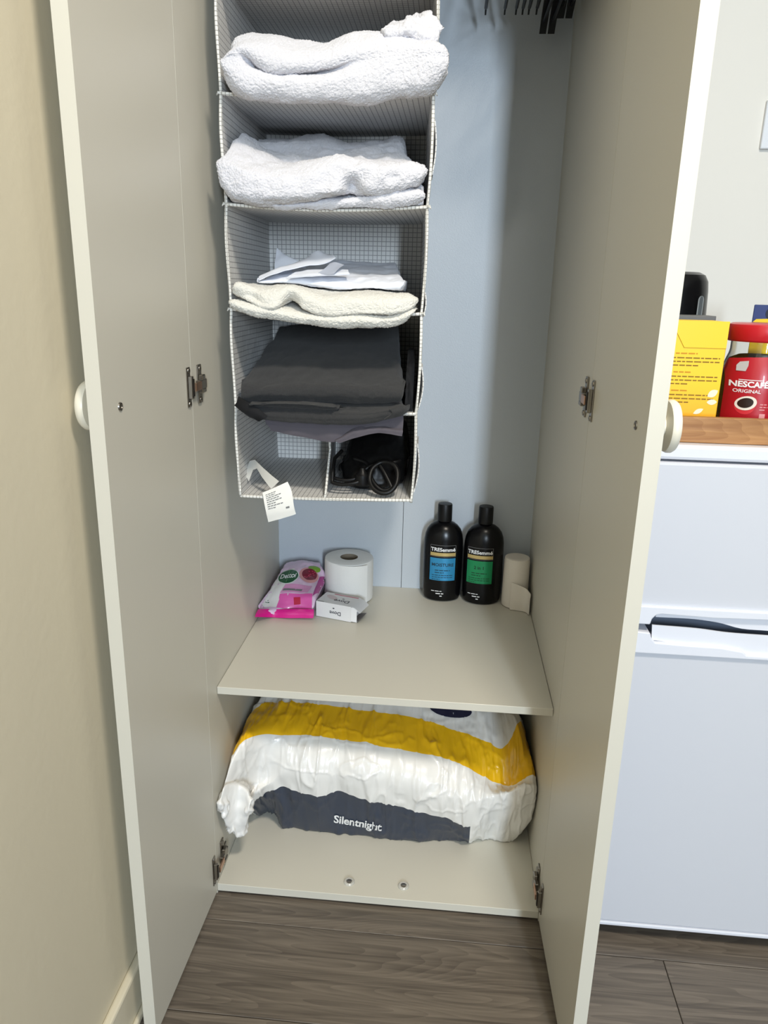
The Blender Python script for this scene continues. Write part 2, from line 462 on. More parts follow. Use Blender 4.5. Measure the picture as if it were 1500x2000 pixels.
# ================================================================== THE SETTING
XL = -0.062; YB = 0.585; XR = 3.2; YF = -3.8; ZC = 2.45
fl = struct(boxes_obj('floor', [(XL-0.1, XR, YF, YB+0.1, -0.05, -0.004)], mat('floor_base', (60,52,45), 0.8), None))
FW = wood_mat('grey_brown_wood', (82,74,66), (122,112,100), 3.0, 75, 0.42)
def planks():
    ys = [-0.061-0.18*k for k in range(-4, 21)]
    joints = {0: 0.808}
    meshes = {}
    for r, y1 in enumerate(ys):
        if y1 > YB+0.05 or y1-0.18 < YF: continue
        x = XL-0.02-random.uniform(0.1, 1.1)
        if abs(y1+0.061) < 1e-6: x = 0.808-1.22*1
        while x < XR-0.2:
            a, b = max(x, XL), min(x+1.22, XR)
            if b-a > 0.05 and y1 > -1.9 and a < 2.2:
                key = (round(b-a, 3))
                if key not in meshes:
                    o = box('plank', -(b-a)/2+0.0006, (b-a)/2-0.0006, -0.0894, 0.0894, -0.004, 0, FW, None, bevel=0.0008, segs=1); meshes[key] = o.data
                else:
                    o = bpy.data.objects.new('plank', meshes[key]); COL.objects.link(o)
                o.location = ((a+b)/2, y1-0.09, 0); o.parent = fl
            x += 1.22
planks()
struct(box('wall_left', XL-0.1, XL, YF, YB, 0, ZC, M['wall_cream']))
struct(box('wall_back', XL-0.1, XR, YB, YB+0.1, 0, ZC, M['wall_white']))
struct(box('ceiling', XL-0.1, XR, YF, YB+0.1, ZC, ZC+0.05, M['ceiling']))
struct(box('baseboard_left', XL, XL+0.014, YF, -0.005, 0.0, 0.085, M['skirting'], bevel=0.004))
struct(box('trim_1', XL+0.014, XL+0.022, YF, -0.005, 0.0, 0.012, M['skirting'], bevel=0.003))
# light switch plate on the wall
sw = thing('wall_switch', 'white switch plate with a dark rocker on the wall above the fridge', 'switch', (0.985, YB, 1.387))
O_ = at(1482, 292, YB)
box('faceplate', O_[0], O_[0]+0.146, YB-0.009, YB, O_[2], O_[2]+0.088, mat('switch_plate', (222,226,232), 0.4), sw, bevel=0.002)
box('rocker_surround', O_[0]+0.012, O_[0]+0.06, YB-0.011, YB-0.009, O_[2]+0.014, O_[2]+0.074, mat('switch_grey', (88,90,94), 0.35), sw, bevel=0.001)
box('rocker', O_[0]+0.017, O_[0]+0.05, YB-0.0145, YB-0.011, O_[2]+0.02, O_[2]+0.068, mat('switch_white', (226,228,232), 0.35), sw, bevel=0.001)
# ================================================================== THE WARDROBE
wd = thing('wardrobe', 'white two-door wardrobe standing open between the cream wall and the fridge', 'wardrobe', (W/2, 0, 0))
box('side_panel', -0.016, 0, 0, D+0.004, 0, HT, M['board'], wd)
box('side_panel', W, W+0.016, 0, D+0.004, 0, HT, M['board'], wd)
XS = 0.299
box('back_panel', 0, XS-0.0006, D, D+0.004, ZB, HT, M['backing'], wd)
box('back_panel', XS+0.0006, W, D, D+0.004, ZB, HT, M['backing'], wd)
box('bottom_panel', 0.0003, W-0.0003, 0, D-0.0003, Z0, ZB, M['board'], wd, bevel=0.0006, segs=1)
box('top_panel', 0.0003, W-0.0003, 0, D-0.0003, HT-0.016, HT, M['board'], wd, bevel=0.0006, segs=1)
box('shelf', 0.0008, W-0.0008, YS, D-0.0003, ZS-TS, ZS, M['board'], wd, bevel=0.0006, segs=1)
tube('hanging_rail', [(0.0, 0.28, 1.745), (W/2, 0.28, 1.745), (W, 0.28, 1.745)], 0.0095, M['steel'], wd, 16)
clear = mat('clear_nylon', (190,188,180), 0.25)
for px, py in ((682,1723), (788,1731)):
    p = atz(px, py, ZB)
    o = lathe('bolt_cover', [(0.0105,0),(0.0105,0.002),(0.0085,0.0035),(0.006,0.0035),(0.0055,0.0015),(0.0,0.0015)], (p[0], p[1], ZB), clear, wd, 28)
    s = lathe('bolt_head', [(0.0048,0.0015),(0.0048,0.003),(0.0035,0.0036),(0,0.0036)], (p[0], p[1], ZB), M['steel'], o, 16)
# doors and their hinges
DX = 0.0; DZ1 = 1.815; DZ0 = 0.006
def door_map(side):
    if side < 0:
        h = np.array([-0.0002, -0.0004, 0]); d = np.array([-math.sin(AL), -math.cos(AL), 0]); n = np.array([-math.cos(AL), math.sin(AL), 0])
    else:
        h = np.array([W+0.0002, -0.0004, 0]); d = np.array([math.sin(AR), -math.cos(AR), 0]); n = np.array([math.cos(AR), math.sin(AR), 0])
    return lambda v: h+d*v[0]+n*v[1]+np.array([0,0,v[2]])
def lathe_on(name, prof, a, z, fn, mats, parent, n=40, sign=1):
    V, F = lathe_vf(prof, n); k = len(prof)
    if prof[0][0] > 1e-6: F.append(tuple(range(n)))
    if prof[-1][0] > 1e-6: F.append(tuple((k-1)*n+i for i in range(n)))
    V = [fn(np.array([a+v[0], v[2]*sign, z+v[1]])) for v in V]
    o = recalc(mk(name, V, F, mats, parent, True)); autosmooth(o, 0.7); return o
def hinge(side, z, parent):
    """concealed hinge: flange on the door, arm, cross-shaped plate on the side panel"""
    s = -side; x0 = 0.0 if side < 0 else W
    X = lambda v: np.array([x0+s*v[0], v[1], z+v[2]])
    f = door_map(side)
    Y = lambda v: f(np.array([v[0], -v[1], z+v[2]]))     # v = (along the door, proud of its face, up)
    h = boxes_obj('hinge', [(0.0, 0.003, 0.024, 0.040, -0.030, 0.030), (0.0, 0.003, 0.036, 0.056, -0.008, 0.008)], M['steel'], parent, 0.0008, X, 1)
    boxes_obj('hinge_body', [(0.003, 0.010, 0.010, 0.044, -0.0075, 0.0075), (0.004, 0.011, 0.020, 0.038, -0.013, -0.006), (0.004, 0.0105, 0.022, 0.036, 0.006, 0.015)], M['steel'], h, 0.0012, X, 1)
    boxes_obj('hinge_arm', [(0.009, 0.0115, -0.012, 0.016, -0.0065, 0.0065)], M['copper'], h, 0.0008, X, 1)
    boxes_obj('hinge_flange', [(0.008, 0.021, 0.0, 0.002, -0.030, 0.030), (0.012, 0.019, 0.002, 0.0085, -0.017, 0.017)], M['steel'], h, 0.0008, Y, 1)
    boxes_obj('hinge_cup', [(0.0125, 0.0185, 0.0085, 0.010, -0.013, 0.013)], M['black_hole'], h, 0.0004, Y, 1)
    for dz in (-0.025, 0.025):
        V, F = lathe_vf([(0.004,0.002),(0.0035,0.0035),(0.0015,0.0038),(0,0.0028)], 14)
        recalc(mk('screw', [Y(np.array([0.0145+v[0], v[2], dz+v[1]])) for v in V], F, M['steel'], h))
        V, F = lathe_vf([(0.004,0.003),(0.0035,0.0045),(0.0015,0.0048),(0,0.0035)], 14)
        recalc(mk('screw', [X(np.array([v[2], 0.032+v[0], dz*0.96+v[1]])) for v in V], F, M['steel'], h))
for side in (-1, 1):
    f = door_map(side)
    d = box('door', DX, DW, 0.0, TH, DZ0, DZ1, [M['board']], wd, 0.0, f, 1)
    KZ = 0.960
    lathe_on('door_knob', [(0.012,TH-0.0002),(0.0115,TH+0.003),(0.0105,TH+0.008),(0.012,TH+0.0125),(0.024,TH+0.0135),(0.0290,TH+0.0145),(0.0305,TH+0.0175),(0.0305,TH+0.0215),(0.0285,TH+0.0245),(0.0,TH+0.025)], DW-0.044, KZ, f, M['knob'], d, 48)
    lathe_on('knob_screw', [(0.0055,0.0),(0.005,0.0015),(0.003,0.002),(0.0022,0.0008),(0,0.0006)], DW-0.044, KZ, f, M['steel'], d, 20, -1)
    hinge(side, 0.955, wd)
    hinge(side, 0.064, wd)
# ================================================================== HANGING ORGANISER
YO = 0.10; YOB = 0.402
org = thing('hanging_organizer', 'white checked fabric organizer with six tiers hanging from the rail in the open wardrobe', 'organizer', (0.19, 0.25, 0.757))
SHZ = [0.757, 0.9085, 1.0675, 1.2245, 1.378, 1.532, 1.69]          # shelf heights, lowest first
def side_x(right, z, yf):
    """fabric side: pulled in at each shelf, slack between"""
    k = np.interp(z, [0.757, 1.4], [0, 1])
    if not right:
        xf = 0.042-0.009*k; xb = 0.040-0.014*k; s = -1
    else:
        xf = 0.337+0.013*k; xb = 0.327+0.002*k; s = 1
    i = max([a for a in range(len(SHZ)) if SHZ[a] <= z+1e-6]); i = min(i, len(SHZ)-2)
    f = (z-SHZ[i])/(SHZ[i+1]-SHZ[i]); bulge = 0.004*math.sin(math.pi*min(1, max(0, f)))
    bulge *= (0.4+0.6*math.sin(math.pi*min(1, 0.15+yf)))
    return xf*(1-yf)+xb*yf+s*bulge
for right in (False, True):
    zs = np.linspace(SHZ[0], SHZ[-1], 97); ys = np.linspace(0, 1, 16)
    G = [[(side_x(right, z, t), YO+(YOB-YO)*t+(0.003*math.sin(z*41+right) if t == 0 else 0), z) for t in ys] for z in zs]
    p = sheet('side_panel', G, 0.0022, M['gridf'], org, noise=[(0.0012, 14, 3.0)])
    tube('binding', [np.array(g[0])+np.array([0, -0.001, 0]) for g in G], 0.0024, M['gridedge'], p, 8)
zs = np.linspace(SHZ[0], SHZ[-1], 60); us = np.linspace(0, 1, 20)
sheet('back_panel', [[(side_x(False, z, 1)*(1-u)+side_x(True, z, 1)*u, YOB+0.003*math.sin(3*u), z) for u in us] for z in zs], 0.002, M['gridf'], org)
for i, z in enumerate(SHZ):
    us = np.linspace(0, 1, 33); ts = np.linspace(0, 1, 17)
    zt = min(z, SHZ[-1]-0.001); sag = 0.0065 if i in (2, 3, 4) else 0.002
    G = [[(side_x(False, zt, t)*(1-u)+side_x(True, zt, t)*u, YO+(YOB-YO)*t, z+(0.0 if i else 0.006*(u-0.2))-sag*math.sin(math.pi*u)*(1-0.6*t)) for u in us] for t in ts]
    p = sheet('fabric_shelf' if 0 < i < 6 else ('base' if i == 0 else 'top'), G, 0.0026, M['gridf'], org)
    tube('binding', [np.array(q)+np.array([0, -0.0015, 0]) for q in G[0]], 0.0026, M['gridedge'], p, 8)
    if i in (3, 4, 2):        # little pinched seam ends
        for q, s in ((G[0][0], -1), (G[0][-1], 1)):
            tube('seam_end', [np.array(q)+np.array(a) for a in ((0,-0.001,0), (s*0.004,-0.003,0.001), (s*0.006,-0.003,-0.003))], [0.0022, 0.002, 0.0009], M['gridedge'], p, 8)
# outer side pocket folds seen along the right edge
for z0, z1, bl in ((1.27, 1.345, 0.003), (0.915, 0.985, 0.0045), (0.775, 0.86, 0.0045), (1.06, 1.10, 0.003)):
    zz = np.linspace(z0, z1, 12); yy = np.linspace(0, 1, 6)
    G = [[(side_x(True, z, 0.02+0.2*t)+0.003+bl*math.sin(math.pi*k/11)*(1-t)**1.5, YO+0.002+0.06*t, z) for t in yy] for k, z in enumerate(zz)]
    sheet('side_fold', G, 0.0018, M['gridf'], org)
# divider of the lowest tier
G = []
for k in np.linspace(0, 1, 20):
    z = 0.7585+0.148*k; yf = 0.102+0.075*min(1, k*2.2)
    G.append([(0.1895-0.004*min(1, k*2)-0.028*t*(1-0.2*k), yf*(1-t)+(YOB-0.002)*t, z) for t in np.linspace(0, 1, 12)])
p = sheet('divider', G, 0.0022, M['gridf'], org, noise=[(0.001, 20, 1.0)])
tube('binding', [np.array(g[0])+np.array([0,-0.001,0]) for g in G], 0.0022, M['gridedge'], p, 8)
# hook-and-loop straps up to the rail
for x in (0.09, 0.28):
    sheet('strap', [[(x+0.03*u, 0.28+0.0115*math.cos(a), 1.745+0.0115*math.sin(a)-(0.0 if a > 0 else 0)) for u in np.linspace(0, 1, 3)] for a in np.linspace(-0.3*math.pi, 1.3*math.pi, 16)], 0.0015, M['gridedge'], org)
# care tag sewn into the left corner of the lowest tier
def tagpt(px, py, y): return at(px, py, y)
L0 = [(478,925,0.155), (488,900,0.16), (498,898,0.15), (512,912,0.13), (530,928,0.11), (545,940,0.098)]
L1 = [(486,940,0.14), (494,918,0.15), (502,915,0.14), (512,932,0.118), (524,948,0.10), (530,955,0.095)]
sheet('tag_loop', [[tagpt(*a)*(1-t)+tagpt(*b)*t for a, b in zip(L0, L1)] for t in np.linspace(0, 1, 4)], 0.0006, mat('tag_ribbon', (205,203,196), 0.7), org)
ed0 = [(513,962,0.094), (516,980,0.086), (520,1001,0.084), (524,1020,0.087)]
ed1 = [(562,941,0.094), (570,960,0.084), (574,988,0.082), (578,1004,0.086)]
A_ = spline([tagpt(*q) for q in ed0], 4); B_ = spline([tagpt(*q) for q in ed1], 4)
TG = np.array([[a*(1-t)+b*t+np.array([0, -0.002*math.sin(math.pi*t), 0]) for t in np.linspace(0, 1, 10)] for a, b in zip(A_, B_)])
ct = sheet('care_tag', TG, 0.0005, M['paper'], org, noise=[(0.0006, 60, 5.0)]); ct['label'] = 'white printed care tag dangling over the base edge'
def grid_map(G, flip=1):
    G = np.asarray(G, float); N = gridnormals(G)*flip; nv, nu = G.shape[:2]
    def f(s, t):                  # s, t in 0..1
        a = min(max(s, 0), 1)*(nu-1); b = min(max(t, 0), 1)*(nv-1); i = min(int(a), nu-2); j = min(int(b), nv-2); a -= i; b -= j
        def bl(Q): return Q[j,i]*(1-a)*(1-b)+Q[j,i+1]*a*(1-b)+Q[j+1,i]*(1-a)*b+Q[j+1,i+1]*a*b
        return bl(G), bl(N)
    return f
tf = grid_map(TG); _, n_ = tf(0.5, 0.5); fl_ = -1 if n_[1] > 0 else 1
tf2 = grid_map(TG, fl_)
put('care_print', join_flat(*[shift(grey_lines(0.8, 1, 0.1, 0.022, 50+k), 0.5, 0.14+0.062*k) for k in range(8)], shift(grey_lines(0.25, 1, 0.1, 0.05, 99), 0.85, 0.66)), lambda s, t: tf2(s, t), M['greyink'], ct, 0.0009)

for x in (0.105, 0.295):
    for dy in (-0.0125, 0.0125): box('strap', x-0.015, x+0.015, 0.28+dy-0.0007, 0.28+dy+0.0007, 1.6905, 1.742, M['gridedge'], org)
def in_tier(i, slack=0.0):
    """keep soft things inside tier i of the organizer, on its sagging shelf and between its sides"""
    def f(G):
        G = G.copy(); sag = 0.0065 if i in (2, 3, 4) else 0.002; z = SHZ[i]
        t = np.clip((G[...,1]-YO)/(YOB-YO), 0, 1)
        k = np.clip((G[...,2]-0.757)/0.643, 0, 1)
        xl = (0.042-0.009*k)*(1-t)+(0.040-0.014*k)*t; xr = (0.337+0.013*k)*(1-t)+(0.327+0.002*k)*t
        ins = G[...,1] > YO-0.009
        end = np.zeros(G.shape[:2], bool); end[:, 0] = True; end[:, -1] = True
        G[...,0] = np.where(ins | end, np.clip(G[...,0], xl+0.0058, xr-0.0058), G[...,0])
        u = np.clip((G[...,0]-xl)/(xr-xl), 0, 1)
        zf = z-sag*np.sin(math.pi*u)*(1-0.6*t)+0.0034+slack+(0.006*(u-0.2) if i == 0 else 0)
        G[...,2] = np.where(ins, np.maximum(G[...,2], zf), G[...,2])
        G[...,2] = np.where(ins & (G[...,1] < 0.4), np.minimum(G[...,2], SHZ[i+1]-0.010), G[...,2])
        G[...,1] = np.minimum(G[...,1], YOB-0.006)
        return G
    return f

# ================================================================== TOWELS AND CLOTHS IN THE TIERS
LO, HI = 0.038, 0.345
TERRY = [(0.004, 17, 1.0), (0.0004, 120, 4.0), (0.0009, 560, 9.0)]
def side_in(rows): return rows
t1_rows = [
 ('w', [(0.05,0.385,1.386),(0.19,0.385,1.384),(0.325,0.385,1.386)]),
 ('w', [(0.042,0.14,1.386),(0.19,0.14,1.381),(0.342,0.14,1.386)]),
 ([(440,168),(470,190),(520,202),(600,208),(665,204),(720,207),(780,192),(840,186),(866,168)], 0.088),
 ([(430,140),(470,178),(540,192),(620,194),(700,191),(760,176),(830,168),(868,150)], 0.062),
 ([(424,122),(455,145),(485,158),(540,164),(620,163),(700,154),(760,140),(830,132),(871,126)], 0.054),
 ([(427,112),(462,114),(494,136),(515,146),(575,149),(640,145),(700,130),(780,116),(871,113)], [0.0548,0.057,0.062,0.062,0.064,0.062,0.056,0.054,0.056]),
 ([(430,108),(466,106),(500,132),(516,141),(575,144.5),(640,139.5),(700,121),(780,108),(871,106)], [0.0555,0.0585,0.084,0.088,0.09,0.08,0.062,0.055,0.056]),
 ([(432,106),(470,102),(506,128),(520,136),(575,140),(640,133),(700,112),(780,102),(870,100)], [0.056,0.059,0.067,0.066,0.066,0.064,0.06,0.056,0.056]),
 ([(436,100),(472,90),(515,110),(560,118),(630,112),(700,96),(780,88),(868,90)], 0.060),
 ([(444,92),(474,78),(520,80),(590,90),(640,88),(700,74),(760,68),(800,76),(860,82)], 0.078),
 ([(452,88),(478,72),(520,68),(590,78),(640,81),(700,67),(745,63),(800,72),(856,80)], 0.115),
 ('w', [(0.052,0.22,1.455),(0.12,0.22,1.462),(0.19,0.22,1.452),(0.26,0.22,1.465),(0.338,0.22,1.455)]),
 ('w', [(0.052,0.36,1.44),(0.12,0.36,1.445),(0.19,0.36,1.442),(0.26,0.36,1.45),(0.322,0.36,1.44)]),
]
t1_lump = [
 ([(752,84),(800,84),(864,86)], 0.135), ([(748,78),(800,82),(862,84)], 0.10), ([(746,72),(800,74),(860,80),(868,76)], 0.080),
 ([(748,66),(790,62),(835,62),(868,58)], 0.074), ([(752,56),(785,50),(800,42),(835,40),(866,44)], 0.082), ([(756,52),(780,46),(802,36),(840,26),(862,32)], 0.10),
 ([(758,56),(780,50),(802,40),(840,30),(860,38)], 0.13), ([(760,70),(800,66),(856,60)], 0.155),
]
t1, _g = loft('bath_towel', [(t1_rows, 330, 22, TERRY, dict(clip=in_tier(4, 0), end=0.05, endmin=0.42)), (t1_lump, 120, 14, [(0.006, 38, 2.2), (0.0014, 120, 5.0), (0.0009, 560, 9.0)], dict(clip=in_tier(4, 0), end=0.12))], M['terry'], loc=(0.19, 0.2, 1.38))
tag(t1, 'white terry bath towel bulging from the highest visible tier, one corner curled up at right', 'towel', None)
t2_low = [
 ('w', [(0.05,0.385,1.234),(0.19,0.385,1.228),(0.325,0.385,1.234)]), ('w', [(0.042,0.13,1.232),(0.19,0.13,1.224),(0.34,0.13,1.232)]),
 ([(446,393),(490,405),(560,411),(640,413.5),(740,411),(830,401)], 0.103), ([(444,388),(490,401),(560,407),(640,407),(740,401),(834,390)], 0.088),
 ([(446,382),(490,396),(560,400),(640,394),(740,386),(833,376)], 0.084), ([(450,378),(490,390),(560,394),(640,386),(740,374),(830,366)], 0.10),
 ('w', [(0.046,0.16,1.25),(0.19,0.16,1.255),(0.338,0.16,1.262)]), ('w', [(0.05,0.36,1.25),(0.19,0.36,1.255),(0.322,0.36,1.26)])]
t2_rows = [
 ('w', [(0.052,0.36,1.242),(0.19,0.36,1.246),(0.318,0.36,1.25)]), ('w', [(0.046,0.15,1.244),(0.19,0.14,1.25),(0.336,0.15,1.262)]),
 ([(432,362),(450,384),(490,397),(550,402),(620,394),(672,382),(686,376),(715,381),(770,373),(820,360),(832,352)], 0.094),
 ([(424,345),(445,370),(490,386),(550,390),(620,383),(668,371),(686,360),(715,370),(770,365),(815,352),(835,345)], [0.074,0.066,0.062,0.062,0.064,0.068,0.088,0.074,0.074,0.078,0.086]),
 ([(420,328),(446,342),(495,362),(555,368),(620,356),(665,347),(690,340),(720,348),(770,346),(815,338),(834,336)], [0.07,0.062,0.058,0.058,0.06,0.064,0.07,0.068,0.07,0.074,0.084]),
 ([(424,310),(450,318),(500,336),(560,342),(620,330),(665,324),(700,322),(730,326),(775,328),(812,328),(831,328)], [0.074,0.066,0.064,0.064,0.066,0.07,0.07,0.07,0.072,0.078,0.088]),
 ([(436,292),(455,298),(505,318),(560,322),(620,313),(665,309),(700,309),(740,314),(775,318),(808,320),(826,324)], 0.09),
 ([(448,276),(470,268),(505,292),(545,310),(600,312),(650,306),(700,306),(740,311),(775,315),(805,318),(824,324)], [0.15,0.15,0.14,0.13,0.125,0.125,0.125,0.125,0.125,0.125,0.13]),
 ([(455,270),(478,264),(505,280),(530,292),(590,300),(650,298),(700,292),(740,296),(780,302),(806,312)], 0.20),
 ([(470,282),(500,284),(540,280),(585,276),(625,272),(680,288),(740,281),(788,282),(800,292)], 0.27),
 ([(480,290),(500,286),(540,282),(585,277),(625,273),(680,288),(740,282),(788,283),(800,294)], 0.36),
]
t2, _g = loft('bath_towel', [(t2_low, 260, 20, TERRY, dict(clip=in_tier(3, 0), end=0.05, endmin=0.3)), (t2_rows, 330, 24, [(0.0045, 24, 6.0), (0.0005, 100, 3.0), (0.0009, 560, 9.0)], dict(clip=in_tier(3, 0.003), end=0.05, endmin=0.4))], M['terry'], loc=(0.19, 0.2, 1.23))
tag(t2, 'white terry bath towel in the second visible tier, rolled front with a rumpled open back', 'towel')
t3_low = [
 ('w', [(0.05,0.37,1.077),(0.19,0.37,1.073),(0.322,0.37,1.077)]), ('w', [(0.046,0.13,1.076),(0.19,0.13,1.070),(0.335,0.13,1.076)]),
 ([(446,596),(480,612),(540,625),(600,634),(700,637),(780,634),(803,624)], 0.088), ([(441,590),(480,604),(540,615),(600,625),(700,628),(780,625),(812,612)], 0.072),
 ([(444,584),(480,594),(540,603),(600,614),(700,618),(780,614),(815,602)], 0.078), ([(450,581),(500,592),(560,599),(620,611),(700,612),(780,608),(812,598)], 0.10),
 ('w', [(0.05,0.2,1.083),(0.19,0.2,1.080),(0.325,0.2,1.084)]), ('w', [(0.052,0.36,1.083),(0.19,0.36,1.08),(0.318,0.36,1.083)])]
t3_up = [
 ('w', [(0.052,0.35,1.084),(0.19,0.35,1.083),(0.318,0.35,1.085)]), ('w', [(0.05,0.16,1.084),(0.19,0.14,1.082),(0.328,0.16,1.086)]),
 ([(452,576),(474,582),(494,590),(520,601),(550,596),(562,588),(590,604),(630,615),(700,613),(770,611),(812,600)], [0.1,0.1,0.085,0.08,0.085,0.1,0.085,0.08,0.08,0.08,0.088]),
 ([(447,565),(472,572),(490,578),(520,592),(548,586),(564,578),(592,592),(630,604),(700,603),(770,602),(817,590)], [0.085,0.085,0.09,0.074,0.076,0.085,0.074,0.07,0.07,0.07,0.08]),
 ([(448,556),(470,556),(488,565),(520,574),(548,567),(568,563),(595,574),(630,587),(680,583),(760,584),(815,580)], [0.085,0.083,0.088,0.078,0.08,0.082,0.078,0.076,0.076,0.076,0.084]),
 ([(454,550),(470,550),(490,556),(520,560),(548,557),(570,556),(600,562),(635,574),(685,571),(760,573),(808,574)], 0.105),
 ('w', [(0.05,0.18,1.106),(0.12,0.18,1.105),(0.19,0.18,1.101),(0.26,0.18,1.100),(0.325,0.18,1.098)]),
 ('w', [(0.052,0.34,1.104),(0.19,0.34,1.10),(0.318,0.34,1.096)])]
t3, _g = loft('hand_towel', [(t3_low, 300, 20, TERRY, dict(clip=in_tier(2, 0), end=0.04)), (t3_up, 330, 22, [(0.002, 26, 1.0), (0.0003, 120, 4.0), (0.0008, 560, 9.0)], dict(clip=in_tier(2, 0.003), end=0.04))], M['terry_cream'], loc=(0.19, 0.2, 1.07))
tag(t3, 'cream white hand towel folded flat under a thin cotton cloth in the third tier', 'towel')
# thin cotton cloth on top of it
c_rows = [
 ('w', [(0.085,0.36,1.107),(0.19,0.36,1.103),(0.305,0.36,1.10)]), ('w', [(0.075,0.16,1.109),(0.19,0.16,1.104),(0.312,0.16,1.103)]),
 ([(498,556),(560,556),(620,560),(700,567),(788,566)], 0.135), ([(500,551),(560,548),(620,553),(700,558),(790,557)], 0.130), ([(508,546),(560,541),(620,545),(700,550),(788,548)], 0.14),
 ([(520,541),(560,534),(620,536),(700,538),(786,540)], 0.17), ([(530,535),(570,526),(640,520),(700,522),(782,528)], 0.25), ([(538,530),(590,520),(650,512),(700,514),(778,518)], 0.34)]
from mathutils.bvhtree import BVHTree as _B
def above(o, gap, tier):
    base = pos(o); bv = _B.FromPolygons([tuple(np.array(v.co)+base) for v in o.data.vertices], [tuple(p.vertices) for p in o.data.polygons]); f0 = in_tier(tier, 0)
    def f(G):
        G = f0(G); top = min(SHZ[tier+1], 9)-0.012
        for j in range(G.shape[0]):
            for i in range(G.shape[1]):
                h = bv.ray_cast(Vector((G[j,i,0], G[j,i,1], top)), Vector((0,0,-1)))
                if h[0] is not None and G[j,i,2] < h[0].z+gap: G[j,i,2] = h[0].z+gap
        return G
    return f
cl, _g = loft('cotton_cloth', [(c_rows, 120, 12, [(0.0022, 28, 2.0), (0.0008, 80, 3.0)], dict(clip=above(t3, 0.0035, 2), end=0.03))], M['cotton'], loc=(0.19, 0.2, 1.105))
tag(cl, 'thin white cotton cloth with turned-up corners lying on the cream hand towel', 'cloth')
def flap(name, rows, th, mats, parent, noise=None, n=6, dz=0.0):
    R = np.array([[at(*q) for q in r] for r in rows])+np.array([0, 0, dz]); k = R.shape[1]
    R = spline(R.reshape(len(rows), -1), n).reshape(-1, k, 3)
    G = spline(R.transpose(1, 0, 2).reshape(k, -1), n).reshape(-1, R.shape[0], 3)
    return sheet(name, G, th, mats, parent, noise=noise)
NZ = [(0.0012, 40, 2.0)]
flap('turned_corner', [[(536,536,0.20),(560,528,0.2),(598,528,0.19)], [(538,515,0.22),(556,510,0.215),(585,516,0.2)], [(541,489,0.24),(548,496,0.235),(566,508,0.22)]], 0.0016, M['cotton'], cl, NZ, dz=0.004)
flap('turned_corner', [[(506,552,0.13),(540,538,0.13),(590,526,0.14),(634,519,0.15),(655,508,0.16)], [(512,544,0.15),(545,530,0.15),(590,516,0.16),(630,507,0.17),(650,503,0.18)], [(560,540,0.19),(585,520,0.19),(600,508,0.19),(620,495,0.19),(642,504,0.2)]], 0.0016, M['cotton'], cl, NZ, dz=0.004)
flap('turned_corner', [[(560,548,0.12),(620,543,0.12),(683,540,0.13)], [(570,541,0.13),(620,538,0.128),(681,537,0.135)], [(580,537,0.15),(625,532,0.15),(680,533,0.15)]], 0.002, M['cotton'], cl, NZ, dz=0.004)
lb = flap('care_label', [[(618,541,0.125),(640,542,0.12),(652,541,0.12)], [(632,532,0.13),(648,532,0.13),(662,530,0.13)], [(645,520,0.145),(655,518,0.145),(672,523,0.145)]], 0.0006, mat('grey_label', (168,174,188), 0.7), cl, dz=0.0045)
lb['label'] = 'grey care label'
# ---- charcoal folded linen
ch_top = [
 ('w', [(0.06,0.37,0.928),(0.19,0.37,0.928),(0.295,0.37,0.928)]), ('w', [(0.05,0.16,0.93),(0.19,0.16,0.93),(0.31,0.16,0.93)]),
 ([(474,786),(530,784),(600,786),(680,788),(740,788),(786,784)], 0.098), ([(467,779),(530,777),(600,778),(680,780),(740,781),(790,779)], 0.080), ([(466,770),(530,768),(600,767),(680,769),(740,772),(790,772)], 0.075),
 ([(468,757),(530,754),(600,753),(680,755),(740,758),(788,762)], 0.080), ([(474,742),(530,738),(600,738),(680,740),(740,742),(784,744)], 0.105),
 ([(500,700),(540,694),(600,692),(680,694),(740,696),(786,700)], 0.19), ([(530,660),(560,657),(620,656),(680,657),(740,657),(784,658)], 0.30), ([(545,645),(580,641),(640,640),(700,639),(780,638)], 0.37)]
ch_low = [
 ('w', [(0.055,0.36,0.912),(0.19,0.36,0.912),(0.30,0.36,0.912)]), ('w', [(0.05,0.14,0.912),(0.19,0.14,0.910),(0.315,0.14,0.912)]),
 ([(488,815),(540,822),(640,827),(720,825),(780,812)], 0.080), ([(474,808),(540,816),(640,820),(720,818),(786,806)], 0.069), ([(468,800),(540,806),(640,810),(720,810),(792,799)], 0.070), ([(470,794),(540,798),(640,802),(720,803),(794,793)], 0.078),
 ('w', [(0.05,0.14,0.926),(0.19,0.14,0.924),(0.315,0.14,0.926)]), ('w', [(0.055,0.36,0.926),(0.19,0.36,0.926),(0.30,0.36,0.926)])]
ch_mid = [
 ('w', [(0.055,0.3,0.926),(0.19,0.3,0.924),(0.30,0.3,0.926)]), ([(480,800),(540,801),(600,804),(662,806)], 0.10), ([(482,796),(540,796),(600,799),(664,800)], 0.074), ([(484,790),(540,789),(600,790),(660,795)], 0.070), ([(488,786),(540,784),(600,786),(655,791)], 0.078),
 ('w', [(0.055,0.3,0.932),(0.12,0.3,0.932),(0.19,0.3,0.932)])]
_t1 = in_tier(1, 0.005)
def linen_clip(G):
    G = _t1(G); G[..., 0] = np.where(G[..., 1] > 0.1, np.minimum(G[..., 0], 0.3185), G[..., 0]); G[..., 2] = np.where(G[..., 1] > 0.0845, np.maximum(G[..., 2], 0.9168), G[..., 2]); return G
DN = [(0.0022, 20, 3.0), (0.0009, 70, 6.0)]
